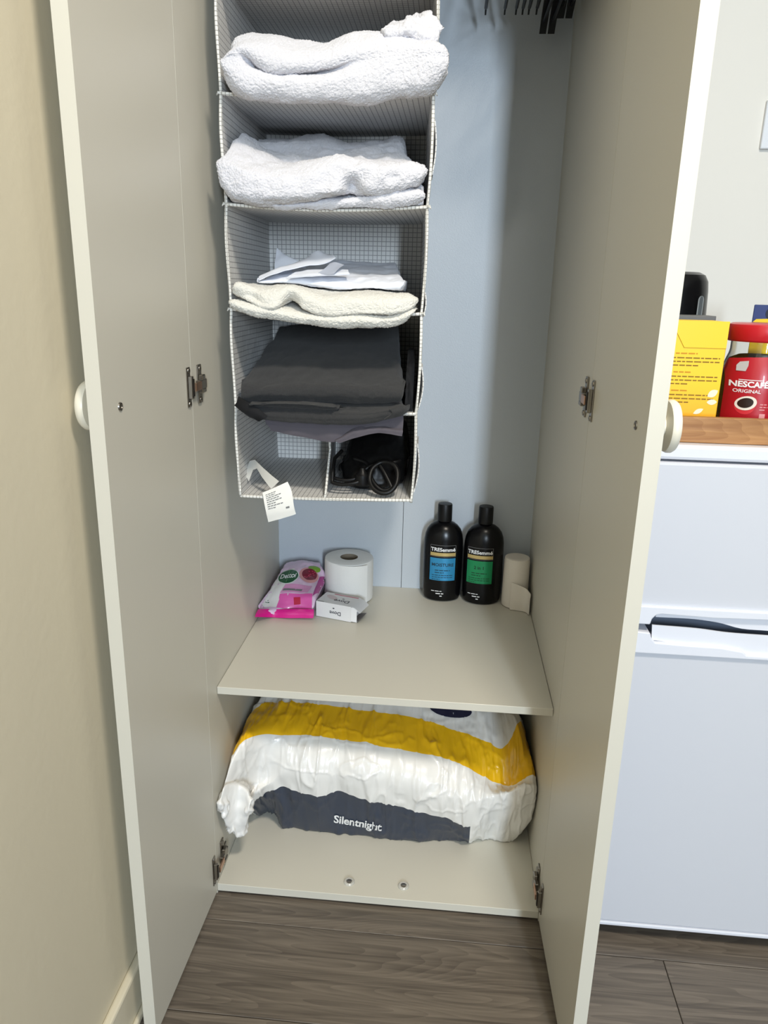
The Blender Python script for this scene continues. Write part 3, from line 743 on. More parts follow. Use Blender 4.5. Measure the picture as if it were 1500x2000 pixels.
ch, _g = loft('folded_linen', [(ch_top, 130, 12, DN, dict(clip=linen_clip, end=0.03)), (ch_mid, 80, 10, DN, dict(clip=linen_clip, end=0.03)), (ch_low, 130, 12, DN, dict(clip=linen_clip, end=0.03))], M['charcoal'], loc=(0.19, 0.2, 0.93))
tag(ch, 'charcoal linen folded into a thick stack filling the fourth tier', 'linen')
flap('hanging_corner', [[(466,774,0.085),(463,785,0.08),(458,792,0.082)], [(482,784,0.072),(478,796,0.068),(474,804,0.07)], [(500,795,0.066),(498,806,0.063),(492,815,0.066)], [(522,812,0.068),(515,818,0.066),(506,822,0.072)]], 0.003, M['blackcloth'], ch, NZ)
flap('hanging_corner', [[(760,800,0.068),(765,806,0.067),(750,818,0.07)], [(782,795,0.072),(786,802,0.07),(776,812,0.074)], [(800,790,0.09),(798,798,0.088),(792,806,0.09)]], 0.003, M['charcoal'], ch, NZ)
# grey pillowcase hanging out below it
gp = [
 ('w', [(0.075,0.34,0.9105),(0.19,0.34,0.9105),(0.30,0.34,0.9105)]), ('w', [(0.07,0.125,0.9105),(0.19,0.125,0.907),(0.315,0.125,0.9105)])]
gG = []
for y, z, pts in ((0.13, 0.9126, [(520,812),(580,815),(650,818),(720,816),(790,808)]), (0.0945, 0.9128, [(518,816),(580,818),(650,820),(720,818),(788,810)]), (0.0910, None, [(519,824),(580,829),(650,831),(720,827),(788,815)]),
               (0.0898, None, [(522,829),(580,836),(650,838),(720,832),(788,823)]), (0.0895, None, [(526,834),(580,845),(650,851),(720,839),(787,836)]), (0.0905, None, [(530,841),(585,852),(655,862),(715,845),(785,850)])):
    P = np.array([at(a, b, y) for a, b in pts])
    if z: P[:, 2] = z
    gG.append(hermite((P[:,0]-P[0,0])/(P[-1,0]-P[0,0]), P, np.linspace(0, 1, 60)))
gG = np.array(gG); gG = spline(gG.reshape(6, -1), 6).reshape(-1, 60, 3)
gG[..., 1] += np.where(gG[..., 2] < 0.905, -0.0016*(1+np.sin(gG[..., 0]*95+1))*np.clip((0.905-gG[..., 2])/0.02, 0, 1), 0)
B0 = gG[0].copy(); B0[:,1] = 0.33; B0[:,2] = 0.9126; G0 = gG[0].copy()
gc = sheet('pillowcase', np.concatenate([[B0], [B0*0.4+G0*0.6], gG]), 0.0014, M['mauve'], loc=(0.19, 0.2, 0.91), noise=[(0.0007, 60, 8.0)])
tag(gc, 'grey cotton pillowcase drooping from beneath the charcoal linen', 'pillowcase')
gf = []
for y, pts in ((0.088, [(655,858),(690,838),(730,832),(786,836)]), (0.080, [(655,861),(690,846),(735,838),(787,842)]), (0.080, [(662,866),(692,856),(738,846),(785,852)])):
    P = np.array([at(a, b, y) for a, b in pts]); gf.append(hermite((P[:,0]-P[0,0])/(P[-1,0]-P[0,0]), P, np.linspace(0, 1, 30)))
gf = spline(np.array(gf).reshape(3, -1), 6).reshape(-1, 30, 3)
sheet('lower_fold', gf, 0.0012, M['mauve'], gc, noise=[(0.002, 45, 4.0)])
# dark cloth tucked in behind on the right
bk = [
 ('w', [(0.30,0.30,0.913),(0.318,0.30,0.913),(0.334,0.30,0.913)]), ('w', [(0.318,0.14,0.913),(0.33,0.14,0.913),(0.339,0.14,0.913)]),
 ([(788,795),(800,800),(811,796)], 0.115), ([(790,760),(802,756),(813,750)], 0.12), ([(786,722),(802,710),(814,700)], 0.14), ([(784,690),(800,680),(812,682)], 0.18), ('w', [(0.302,0.3,0.975),(0.315,0.3,0.978),(0.33,0.3,0.97)])]
bc, _g = loft('dark_cloth', [(bk, 50, 10, [(0.003, 50, 1.0), (0.0012, 110, 2.0)], dict(clip=lambda G: np.maximum(in_tier(1, 0.0)(G), [0.3205, -9, 0]), end=0.12, lo=0.0, hi=0.338))], M['blackcloth'], loc=(0.32, 0.2, 0.92))
tag(bc, 'black cloth bunched upright between the charcoal linen and the right organizer side', 'cloth')

# ================================================================== CORDED APPLIANCE in the lower right pocket
ap = thing('corded_appliance', 'black appliance with its cable coiled up in the lower right pocket of the organizer', 'appliance', (0.27, 0.22, 0.759))
ZF = 0.764
bodyrows = [
 ('w', [(0.20,0.34,ZF),(0.26,0.34,ZF),(0.318,0.34,ZF)]), ('w', [(0.205,0.19,ZF),(0.25,0.17,ZF),(0.29,0.18,ZF),(0.322,0.22,ZF)]),
 ('w', [(0.202,0.175,0.78),(0.25,0.155,0.78),(0.29,0.165,0.785),(0.324,0.20,0.79)]), ('w', [(0.206,0.19,0.805),(0.25,0.172,0.81),(0.29,0.178,0.815),(0.324,0.205,0.82)]),
 ('w', [(0.21,0.23,0.83),(0.25,0.22,0.84),(0.29,0.215,0.85),(0.324,0.23,0.855)]), ('w', [(0.21,0.30,0.84),(0.25,0.30,0.85),(0.29,0.30,0.86),(0.322,0.30,0.86)])]
ob, _g = loft('appliance_body', [(bodyrows, 60, 12, [(0.004, 30, 2.0)], dict(clip=in_tier(0, 0.0), end=0.1))], M['blackplastic'], ap)
def cab(name, pts, r, closed=False): tube(name, np.clip(spline([at(*q) for q in pts], 8, closed), [0.1975, 0, 0.7622+r], [0.327, 9, 9]), r, M['blackplastic'], ap, 10, closed)
cab('cable', [(668,880,0.17),(650,900,0.15),(641,920,0.135),(644,938,0.128),(664,946,0.122),(690,944,0.12),(706,938,0.125),(720,925,0.14),(716,905,0.16),(690,895,0.17)], 0.0034)
cab('cable', [(640,915,0.145),(650,932,0.14),(676,938,0.135),(700,932,0.138),(716,915,0.15),(738,905,0.15),(770,903,0.155),(782,900,0.165)], 0.0032)
cab('cable', [(722,935,0.122),(728,915,0.132),(745,903,0.138),(765,905,0.134),(776,920,0.125),(774,945,0.112),(760,961,0.106),(742,962,0.106),(728,952,0.112)], 0.0042, True)
cab('cable', [(724,928,0.13),(734,948,0.117),(750,958,0.112),(768,950,0.114),(777,930,0.122),(770,910,0.135),(752,900,0.145),(734,908,0.142)], 0.0038, True)
cab('cable', [(742,908,0.135),(752,925,0.125),(762,945,0.116),(766,955,0.112)], 0.0036)
lathe('plug', [(0.012,0),(0.013,0.004),(0.012,0.018),(0.006,0.024),(0.004,0.03)], at(708,940,0.13)-np.array([0,0,0.006]), M['blackplastic'], ap, 20)
# ================================================================== PILLOW IN ITS PLASTIC BAG
def film(name, rgb, rough=0.3): return mat(name, rgb, rough, spec=0.5, coat=0.35, bump=(45, 0.12, 0.003))
M['film_white'] = film('white_film', (236,234,230)); M['film_yellow'] = film('yellow_film', (244,190,20)); M['film_navy'] = film('navy_film', (44,54,72), 0.45)
pb = [
 ('w', [(0.03,0.52,0.05),(0.2,0.53,0.05),(0.4,0.53,0.05),(0.57,0.52,0.05)]),
 ('w', [(0.03,0.25,0.026),(0.2,0.25,0.0235),(0.4,0.25,0.0235),(0.575,0.25,0.026)]),
 ([(436,1592),(480,1600),(560,1616),(650,1630),(760,1640),(915,1639),(1000,1643),(1036,1615)], [0.06,0.16,0.172,0.168,0.166,0.186,0.184,0.2]),
 ([(428,1568),(480,1578),(512,1556),(545,1541),(600,1548),(640,1552),(662,1550),(700,1562),(760,1574),(812,1587),(870,1594),(915,1610),(1000,1600),(1045,1570)], [0.05,0.11,0.128,0.132,0.13,0.128,0.126,0.126,0.126,0.128,0.132,0.134,0.14,0.16]),
 ([(424,1546),(480,1530),(560,1500),(700,1510),(820,1530),(940,1562),(1049,1530)], [0.045,0.10,0.122,0.118,0.118,0.125,0.16]),
 ([(440,1461),(500,1437),(560,1435),(640,1440),(700,1448),(760,1459),(820,1470),(860,1479),(900,1496),(950,1520),(1005,1534),(1047,1502)], [0.06,0.13,0.155,0.16,0.16,0.16,0.16,0.16,0.16,0.16,0.165,0.2]),
 ([(474,1384),(500,1377),(560,1373),(620,1375),(680,1382),(740,1391),(800,1401),(860,1416),(900,1431),(950,1450),(985,1459),(1000,1440),(1014,1405),(1026,1385)], [0.18,0.23,0.25,0.25,0.25,0.25,0.25,0.24,0.235,0.22,0.215,0.225,0.26,0.3]),
 ('w', [(0.02,0.37,0.262),(0.13,0.37,0.282),(0.3,0.37,0.285),(0.45,0.37,0.272),(0.57,0.38,0.235)]),
 ('w', [(0.03,0.52,0.19),(0.2,0.53,0.21),(0.4,0.53,0.2),(0.57,0.52,0.17)]),
]
NP = 300
pil, pgs = loft('bagged_pillow', [(pb, NP, 24, [(0.006, (17, 5, 5), 3.3), (0.0045, (21, 4, 4), 8.8, 3.4), (0.0022, (52, 9, 9), 2.8, 2.6), (0.0022, (10, 16, 16), 5.5, 5.0)], dict(lo=0.005, hi=0.594, end=0.05, endmin=0.35, clip=lambda G: np.clip(G, [0.0025, -9, ZB+0.0006], [W-0.0025, D-0.003, ZS-TS-0.003])))],
    [M['film_white'], M['film_navy'], M['film_yellow']], None, (0.3, 0.3, ZB), [0, 0, 1, 0, 0, 2, 0, 0, 0])
me = pil.data; mi = np.zeros(len(me.polygons), dtype=np.int32); me.polygons.foreach_get('material_index', mi)
Gp = pgs[0]
ul = np.argmin(np.abs(Gp[2*24+12, :, 0]-at(486,1588,0.14)[0])); ur = np.argmin(np.abs(Gp[2*24+12, :, 0]-at(915,1622,0.16)[0]))
q = np.arange(len(mi)); colu = q % (NP-1); band = mi == 1; grid = q < Gp.shape[0]*(NP-1)
mi[band & (~grid | (colu < ul) | (colu > ur))] = 0
mi[(mi == 2) & ~grid] = 2
me.polygons.foreach_set('material_index', mi)
tag(pil, 'plump pillow in a glossy white, yellow and navy plastic bag under the shelf', 'pillow')
kn = [([(448,1600),(466,1612),(484,1600)], 0.075), ([(436,1606),(462,1632),(484,1616)], 0.05), ([(430,1585),(456,1612),(488,1590)], 0.036), ([(426,1560),(456,1572),(490,1562)], 0.04), ([(430,1535),(460,1530),(490,1545)], 0.055), ([(440,1540),(465,1540),(488,1550)], 0.09)]
gk, _g = loft('gathered_corner', [(kn, 80, 12, [(0.007, (42, 30, 14), 1.3, 3.0), (0.001, 70, 2.0)], dict(lo=0.007, hi=0.5, end=0.14, clip=lambda G: np.maximum(G, [0.0025, -9, 0.0])))], M['film_white'], pil)
O_ = at(698, 1608, 0.14); P2 = at(752, 1617, 0.14)
U_ = (P2-O_)/np.linalg.norm(P2-O_)
pm = proj_map(pil, O_, (U_[0], 0, U_[2]), (-U_[2]*0.75, 0.45, 0.85*U_[0]))
flt = text_vf('Silentnight', 0.0245, bold=0.0006, sx=1.0)
xs = [v[0] for v in flt[0]]; kx = 0.1*0.98/(max(xs)-min(xs))
put('lettering', ([(a*kx, b*kx*1.02) for a, b in flt[0]], flt[1]), pm, M['white_ink'], pil, 0.0016)
pm2 = proj_map(pil, at(880, 1386, 0.29), (1,0,0), (0,0.5,0.86))
put('printed_badge', ell_flat(0.045, 0.016, 28, 6, rot=-0.08), pm2, mat('deep_navy_film', (28,30,58), 0.4, coat=0.3), pil, 0.0012)

# ================================================================== THINGS ON THE SHELF
def bottle(c, label, turn, colr, words, lines):
    t = thing('shampoo_bottle', label, 'bottle', (c[0], c[1], ZS), 'shampoo bottles')
    cc = (c[0], c[1], ZS+0.0006)
    prof = [(0.0,0.0025),(0.030,0.002),(0.036,0.0),(0.041,0.003),(0.0432,0.009),(0.0445,0.03),(0.045,0.07),(0.045,0.125),(0.0445,0.145),(0.0425,0.158),(0.038,0.170),(0.031,0.179),(0.023,0.1848),(0.0175,0.187),(0.016,0.1885),(0.016,0.192)]
    b = lathe('bottle_body', prof, cc, M['blackgloss'] if False else mat('bottle_black', (8,8,10), 0.25, spec=0.28), t, 64, sx=1, sy=0.72)
    lathe('bottle_cap', [(0.0158,0.190),(0.0166,0.1905),(0.0168,0.192),(0.0164,0.2265),(0.0155,0.229),(0.013,0.2295),(0.0,0.2292)], cc, M['blackplastic'], t, 40)
    ca, sa = math.cos(turn), math.sin(turn)
    f = proj_map(b, (c[0]-0.012*math.sin(turn), c[1], ZS), (ca, -sa, 0), (0, 0, 1))
    fr = join_flat(rect_flat(-0.0285,0.0285,0.1385,0.1392,12), rect_flat(-0.0285,0.0285,0.1115,0.112,12), rect_flat(-0.0285,-0.0279,0.112,0.1385), rect_flat(0.0279,0.0285,0.112,0.1385))
    put('label_frame', fr, f, M['greyink'], b, 0.0004)
    put('gold_strip', rect_flat(-0.0285,0.0285,0.1135,0.1215,16), f, mat('gold_foil', (196,172,112), 0.4, 0.3), b, 0.0005)
    put('brand_lettering', shift(text_vf('TRESemmé', 0.0118, bold=0.0003), 0, 0.1285), f, M['white_ink'], b, 0.0005)
    lb_ = put('colour_label', rect_flat(-0.0285,0.0285,0.054,0.1085,16,2), f, mat('label_foil', colr, 0.3, 0.25), b, 0.0005)
    dk = mat('label_ink', tuple(int(v*0.35) for v in colr), 0.6)
    fl2 = text_vf(words, 0.0105 if len(words) > 5 else 0.014, bold=0.0002)
    put('label_lettering', shift(fl2, 0, 0.092), f, dk, b, 0.0009)
    put('label_print', join_flat(shift(grey_lines(0.034, 2, 0.0055, 0.0018, 5), 0, 0.079), shift(grey_lines(0.046, 3, 0.005, 0.0014, 8), 0, 0.067)), f, dk, b, 0.0009)
    put('lower_print', join_flat(shift(grey_lines(0.047, 1, 0.004, 0.0016, 11), 0, 0.0275), shift(grey_lines(0.034, 1, 0.004, 0.0022, 12), 0.004, 0.0215), shift(grey_lines(0.012, 1, 0.004, 0.0022, 13), 0.002, 0.0155)), f, M['white_ink'], b, 0.0005)
    return t
bottle((0.3965, 0.518), 'black shampoo bottle with the blue label, nearer the toilet roll', 0.0, (52,142,190), 'MOISTURE', 1)
bottle((0.489, 0.511), 'black shampoo bottle with the green label, beside the plain paper roll', 0.22, (28,140,88), '2 in 1', 1)
# toilet roll
tr = thing('toilet_roll', 'white toilet roll standing upright behind the soap box', 'toilet roll', (0.181, 0.490, ZS))
c_ = (0.181, 0.490, ZS+0.0006)
lathe('paper', [(0.0205,0.0),(0.052,0.0),(0.0555,0.002),(0.0562,0.006),(0.0562,0.094),(0.0553,0.098),(0.052,0.0995),(0.0205,0.0985),(0.0205,0.0)], c_, M['tissue'], tr, 72, cap=False)
lathe('cardboard_core', [(0.0205,0.0005),(0.0205,0.0985),(0.0192,0.0985),(0.0192,0.0005),(0.0205,0.0005)], c_, M['tube'], tr, 40, cap=False)
ang = np.linspace(-1.9, -0.75, 14)
sheet('loose_end', [[(c_[0]+(0.0568+0.0006*k)*math.cos(a), c_[1]+(0.0568+0.0006*k)*math.sin(a), ZS+0.002+z) for k, a in enumerate(ang)] for z in np.linspace(0, 0.096, 8)], 0.0006, M['tissue'], tr)
# paper roll with its loose end against the side
pr = thing('paper_roll', 'small off-white paper roll with a loose end, in the right corner of the shelf', 'paper roll', (0.566, 0.496, ZS))
c_ = (0.565, 0.496, ZS+0.0006)
pp = mat('offwhite_paper', (234,227,217), 0.9, spec=0.1, bump=(60,0.5,0.002))
lathe('rolled_paper', [(0.0,0.001),(0.026,0.0),(0.0292,0.003),(0.0298,0.02),(0.0293,0.06),(0.0288,0.11),(0.0275,0.1165),(0.022,0.1185),(0.014,0.1165),(0.007,0.1175),(0.0,0.1165)], c_, pp, pr, 56)
path = [(c_[0]-0.012, c_[1]-0.0305), (c_[0]+0.002, c_[1]-0.034), (c_[0]+0.016, c_[1]-0.038), (c_[0]+0.024, c_[1]-0.044), (c_[0]+0.0285, c_[1]-0.056)]
P_ = spline(np.array(path), 6)
sheet('loose_end', [[(p[0], p[1]-0.003*math.sin(3*z/0.065), ZS+0.0015+z*(1-0.25*k/len(P_))) for k, p in enumerate(P_)] for z in np.linspace(0, 0.066, 10)], 0.0008, pp, pr, noise=[(0.001, 60, 2.0)])
# wipes packet
wp_rows = [
 ('w', [(0.012,0.54,0.413),(0.07,0.545,0.413),(0.118,0.535,0.413)]), ('w', [(0.008,0.375,0.4125),(0.06,0.375,0.4125),(0.117,0.38,0.4125)]),
 ([(504,1193),(560,1195),(612,1194)], 0.366), ([(511,1180),(565,1180),(615,1178)], 0.372), ([(522,1160),(572,1157),(620,1158)], 0.392), ([(536,1132),(582,1127),(630,1132)], 0.435), ([(550,1108),(592,1102),(632,1110)], 0.485),
 ([(556,1101),(592,1096),(627,1102)], 0.525)]
wp, _g = loft('wipes_packet', [(wp_rows, 90, 12, [(0.0035, 22, 2.0), (0.0012, 70, 3.0)], dict(lo=0.004, hi=0.124, end=0.05, endmin=0.5, clip=lambda G: np.clip(G, [0.0015, -9, ZS+0.0006], [9, D-0.003, 9])))], film('lilac_film', (226,196,220), 0.35), None, (0.065, 0.45, ZS))
tag(wp, 'pink packet of wipes with a green oval badge, at the left of the shelf', 'wipes')
# print laid from above and the front
C0 = at(565, 1150, 0.41)
A0 = at(505,1193,0.366); A1 = at(612,1194,0.366)
Uw = np.array([1,0,0.0]); Tw = np.array([0.0, 0.80, 0.6]); Nw = np.cross(Uw, Tw)
wm = proj_map(wp, C0, Uw, Tw, 0.1)
def wpx(px, py):                 # pixel on the packet -> print coordinates
    d = RM @ np.array([(px-750)/FPX, 1.0, -(py-1000)/FPX]); k = ((C0-CAM) @ Nw)/(d @ Nw); P = CAM+d*k-C0; return (P @ Uw, P @ Tw)
def wquad(pts, n=8):             # bilinear patch from 4 pixel corners (bl, br, tr, tl)
    q = [np.array(wpx(*p)) for p in pts]; V = []; F = []
    for j in range(n+1):
        for i in range(n+1):
            a, b = i/n, j/n; V.append(tuple(q[0]*(1-a)*(1-b)+q[1]*a*(1-b)+q[2]*a*b+q[3]*(1-a)*b))
    for j in range(n):
        for i in range(n): F.append((j*(n+1)+i, j*(n+1)+i+1, (j+1)*(n+1)+i+1, (j+1)*(n+1)+i))
    return V, F
pk = lambda nm, c, r=0.35: mat(nm, c, r, coat=0.2)
put('printed_panel', wquad([(507,1189),(540,1190),(575,1104),(553,1106)], 10), wm, pk('film_offwhite', (232,228,224)), wp, 0.0005)
put('printed_panel', wquad([(541,1191),(610,1191),(612,1166),(548,1164)], 10), wm, pk('film_pink', (232,96,176)), wp, 0.0006)
put('printed_panel', wquad([(612,1172),(622,1160),(634,1112),(622,1118)], 8), wm, pk('film_plum', (176,66,140)), wp, 0.0006)
put('opening_flap', wquad([(548,1163),(602,1163),(610,1146),(560,1145)], 8), wm, pk('film_rose', (214,150,190)), wp, 0.0011)
put('flap_print', wquad([(553,1159),(590,1160),(592,1156),(556,1155)], 4), wm, M['greyink'], wp, 0.0016)
put('square_mark', wquad([(575,1184),(588,1184),(588,1172),(575,1172)], 3), wm, pk('film_red', (196,30,70)), wp, 0.001)
put('recycling_mark', join_flat(*[shift(rect_flat(-0.0022,0.0022,-0.0009,0.0009), wpx(523,1178)[0]+0.0032*math.cos(k), wpx(523,1178)[1]+0.0032*math.sin(k)) for k in (1.57, 3.66, 5.76)]), wm, pk('film_darkgreen', (40,90,60)), wp, 0.001)
oc = wpx(563, 1126)
put('badge', shift(ell_flat(0.0245, 0.0265, 36, 5, 0.0), *oc), wm, pk('film_white_rim', (238,238,234)), wp, 0.0011)
put('badge', shift(ell_flat(0.0225, 0.0243, 36, 5, 0.0), *oc), wm, pk('film_green', (12,88,46)), wp, 0.0016)
_dt = text_vf('Dettol', 0.0135, bold=0.0003)
put('brand_lettering', ([(a, b*1.7+a*0.1) for a, b in _dt[0]], _dt[1]), wm, M['white_ink'], wp, 0.0022, oc[0], oc[1])
put('badge_stroke', shift(join_flat(rect_flat(-0.0004,0.0004,-0.022,0.022,1,6)), oc[0], oc[1]), wm, pk('film_lightgreen', (120,180,120)), wp, 0.0019)
fc = wpx(602, 1119)
put('fruit_picture', shift(ell_flat(0.021, 0.026, 28, 4, 0.3), *fc), wm, pk('fruit_rind', (214,150,150)), wp, 0.0011)
put('fruit_picture', shift(ell_flat(0.0165, 0.019, 28, 4, 0.3), fc[0]+0.001, fc[1]+0.002), wm, pk('fruit_red', (120,18,44)), wp, 0.0016)
rr_ = random.Random(2)
put('fruit_picture', join_flat(*[shift(ell_flat(0.0017, 0.0014, 8, 1), fc[0]+0.001+rr_.uniform(-.01,.01), fc[1]+0.002+rr_.uniform(-.012,.012)) for _ in range(16)]), wm, pk('fruit_seed', (190,60,90)), wp, 0.0020)
lc = wpx(612, 1102)
put('leaf_picture', shift(ell_flat(0.015, 0.009, 20, 3, -0.2), *lc), wm, pk('leaf_green', (120,160,50)), wp, 0.0012)
cr = [[(498,1205,0.349),(530,1206,0.348),(560,1207,0.348),(590,1207,0.348),(612,1207,0.349)], [(500,1198,0.350),(530,1198,0.350),(560,1198,0.350),(590,1198,0.350),(613,1199,0.350)], [(504,1190,0.357),(530,1190,0.356),(560,1190,0.356),(590,1190,0.356),(613,1190,0.357)]]
Rg = np.array([[clampx(a, b, y, 0.005, 1) for a, b, y in r] for r in cr]); Rg[..., 2] = np.maximum(Rg[..., 2], ZS+0.0022)
Rg = spline(Rg.reshape(3, -1), 5).reshape(-1, 5, 3); Rg = spline(Rg.transpose(1,0,2).reshape(5, -1), 6).reshape(-1, Rg.shape[0], 3)
sheet('sealed_edge', Rg, 0.0012, pk('film_magenta', (222,22,140)), wp, noise=[(0.0006, 90, 2.0)])
# soap carton
sb = thing('soap_box', 'small white soap carton lying upside down with its right end flaps open', 'soap box', (0.17, 0.39, ZS))
S0 = np.array([0.1245, 0.3725, ZS+0.0006]); su = np.array([0.0805, -0.0235, 0]); su /= np.linalg.norm(su); sv = np.array([-su[1], su[0], 0])
sx = lambda v: S0+su*v[0]+sv*v[1]+np.array([0,0,v[2]])
sc_ = mat('carton_white', (238,236,236), 0.45)
boxes_obj('carton', [(0,0.083,0,0.0007,0.0004,0.036), (0,0.083,0.0538,0.0545,0.0004,0.036), (0,0.083,0.0007,0.0538,0.0004,0.0011), (0,0.083,0.0007,0.0538,0.0353,0.036), (0,0.0007,0.0007,0.0538,0.0011,0.0353)], sc_, sb, 0.0, sx)
box('inside_shade_block', 0.003, 0.070, 0.004, 0.050, 0.0014, 0.030, mat('inside_shade', (60,58,60), 0.7), sb, 0.004, sx)  # dark filler block: shade of the open carton's interior put into its colour
sheet('end_flap', [[sx(np.array([0.083+0.022*t, 0.002+0.050*u-0.004*t, 0.0355-0.010*t*t])) for u in np.linspace(0, 1, 8)] for t in np.linspace(0, 1, 6)], 0.0006, sc_, sb)
sheet('end_flap', [[sx(np.array([0.083+0.012*t, 0.0005+0.004*t, 0.002+0.033*u-0.002*t])) for u in np.linspace(0, 1, 6)] for t in np.linspace(0, 1, 5)], 0.0006, sc_, sb)
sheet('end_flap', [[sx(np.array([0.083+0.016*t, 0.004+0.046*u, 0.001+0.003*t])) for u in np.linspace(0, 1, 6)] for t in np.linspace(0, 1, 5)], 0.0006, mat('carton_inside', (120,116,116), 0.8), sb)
frontm = plane_map(sx(np.array([0.046,0,0.018])), su, (0,0,1)); topm = plane_map(sx(np.array([0.05,0.026,0.036])), su, sv)
dovei = mat('carton_ink', (52,52,66), 0.6)
put('brand_lettering', text_vf('Dove', 0.0125, bold=0.0002), frontm, dovei, sb, 0.0003, 0, -0.003, math.pi)
put('bird_mark', ell_flat(0.0024, 0.0014, 14, 1), frontm, dovei, sb, 0.0003, -0.004, 0.0075)
put('brand_lettering', text_vf('Dove', 0.017, bold=0.0002), topm, dovei, sb, 0.0003, 0.002, -0.006, math.pi)
put('bird_mark', ell_flat(0.003, 0.0016, 14, 1), topm, dovei, sb, 0.0003, 0.001, 0.006)
put('pink_stripe', rect_flat(-0.028, 0.030, 0.0215, 0.0255), topm, mat('carton_pink', (206,112,130), 0.5), sb, 0.0003)
put('swoosh_print', ell_flat(0.016, 0.008, 24, 2, -0.5), topm, mat('carton_lilac', (224,206,208), 0.5), sb, 0.0003, -0.026, 0.006)
put('small_print', rect_flat(-0.048, -0.032, -0.0245, -0.0225), topm, M['greyink'], sb, 0.0003)

# ================================================================== HANGERS on the rail
def hanger(thick, label, group, drop):
    t = thing('coat_hanger', label, 'hanger', (0, 0, 0), group)
    hw = 0.205 if thick else 0.20; zt = -0.055
    th = 0.0062 if thick else 0.0028
    hook = [(0,0.0,zt),(0,0.0,-0.02),(0,0.012,-0.006)]+[(0,0.0165*math.sin(a),0.0005+0.0165*math.cos(a)-0.003) for a in np.linspace(1.5, -1.6, 9)]
    tube('hook', spline(np.array(hook), 3), 0.0022, M['steel'], t, 8)
    n = 22; k = np.linspace(-1, 1, n); V = []; F = []
    for a in k:
        y = hw*a; z = zt-drop*(abs(a)**1.25); hh = (0.017-0.006*abs(a)) if thick else (0.009-0.0055*abs(a)); w_ = th*(1 if thick else (1-0.45*abs(a)))
        for sx_, sz in ((-1,-1),(1,-1),(1,1),(-1,1)): V.append((sx_*w_*(0.8 if sz > 0 else 1), y, z+sz*hh))
    for i in range(n-1):
        for j in range(4): F.append((i*4+j, i*4+(j+1)%4, (i+1)*4+(j+1)%4, (i+1)*4+j))
    F += [(0,1,2,3), ((n-1)*4+3,(n-1)*4+2,(n-1)*4+1,(n-1)*4)]
    o = recalc(mk('shoulder_bar', V, F, M['blackplastic'], t, False))
    tube('trouser_bar', [(0,-hw*0.93,zt-drop*0.96),(0,0,zt-drop*0.99),(0,hw*0.93,zt-drop*0.96)], 0.003, M['blackplastic'], t, 8)
    return t
RAILZ = 1.7455
specs = [(False, 948, 30, 'slim black hanger hanging apart at the left end of the hangers'),
         (False, 985, 33, 'slim black hanger second from the left on the rail'),
         (False, 1007, 32, 'slim black hanger third from the left on the rail'),
         (False, 1020, 28, 'slim black hanger fourth from the left on the rail'),
         (False, 1032, 29, 'slim black hanger fifth from the left on the rail'),
         (False, 1047, 31, 'slim black hanger just left of the thick hangers'),
         (True, 1062, 66, 'thick black hanger with the lowest tip, leftmost of the thick ones'),
         (True, 1080, 56, 'thick black hanger second of the thick ones, close against the lowest'),
         (True, 1105, 42, 'thick black hanger second from the right side of the wardrobe'),
         (True, 1127, 40, 'thick black hanger nearest the right side of the wardrobe')]
protos = {}
for thick, px, py, lab in specs:
    dr = 0.093 if not thick else (0.115 if py > 50 else 0.090)
    g = 'black coat hangers on the rail'
    if dr not in protos:
        h = hanger(thick, lab, g, dr); protos[dr] = h
    else:
        s = protos[dr]; h = s.copy(); COL.objects.link(h); h['label'] = lab; h['group'] = g
        for ch in s.children:
            c = ch.copy(); COL.objects.link(c); c.parent = h
    hw = 0.205 if thick else 0.20; tip = at(px, py, 0.28+hw)
    h.location = (min(tip[0], {40: 0.5805, 42: 0.5655, 56: 0.5505}.get(py, 0.535)), 0.28, RAILZ)

# ================================================================== FRIDGE AND WHAT STANDS ON IT
FX0, FX1, FY, FZT = 0.652, 1.14, -0.023, 0.8965
fr = thing('fridge', 'white undercounter fridge freezer with two doors, right of the wardrobe', 'fridge', (0.9, 0.2, 0))
fw = mat('fridge_enamel', (207,209,216), 0.38, bump=(120,0.06,0.001)); fw2 = mat('fridge_plastic', (226,228,236), 0.3)
box('cabinet', FX0, FX1, 0.024, 0.52, 0.03, 0.872, fw, fr, 0.004)
box('worktop', FX0-0.001, FX1+0.001, FY+0.003, 0.522, 0.874, FZT, fw2, fr, 0.005)
box('plinth', FX0+0.02, FX1-0.02, 0.03, 0.5, 0.006, 0.03, mat('plinth_dark', (28,27,27), 0.7), fr)
for x in (FX0+0.05, FX1-0.05): lathe('foot', [(0.016,0.0),(0.016,0.02),(0.012,0.032)], (x, 0.06, 0), M['blackplastic'], fr, 20)
def fp(px, py): p = at(px, py, FY); return (p[0], p[2])
ud = box('upper_door', FX0, FX1, FY, 0.02, 0.640, 0.871, fw, fr, 0.004)
ld = box('lower_door', FX0, FX1, FY, 0.02, 0.036, 0.568, fw, fr, 0.004)
box('door_edge_trim', FX0, FX1, FY-0.002, 0.02, 0.029, 0.036, fw2, ld, 0.0015)
def line(px0, py0, px1, py1, x):   # z of a straight edge at x
    a, b = fp(px0, py0), fp(px1, py1); return a[1]+(b[1]-a[1])*(x-a[0])/(b[0]-a[0])
zu = 0.6455; zl = 0.5655
nu_ = [fp(1268,1217), fp(1272,1206), fp(1280,1199), fp(1290,1197), fp(1390,1205), fp(1500,1209)]
up = [(FX0, zu), (FX0, fp(1243,1215)[1])]+nu_+[(0.96, nu_[-1][1]+0.001), (1.0, nu_[-1][1]-0.012), (FX1, nu_[-1][1]-0.014), (FX1, zu)]
prism('handle_trim', up, FY-0.006, 0.018, fw2, ud, 0.0018)
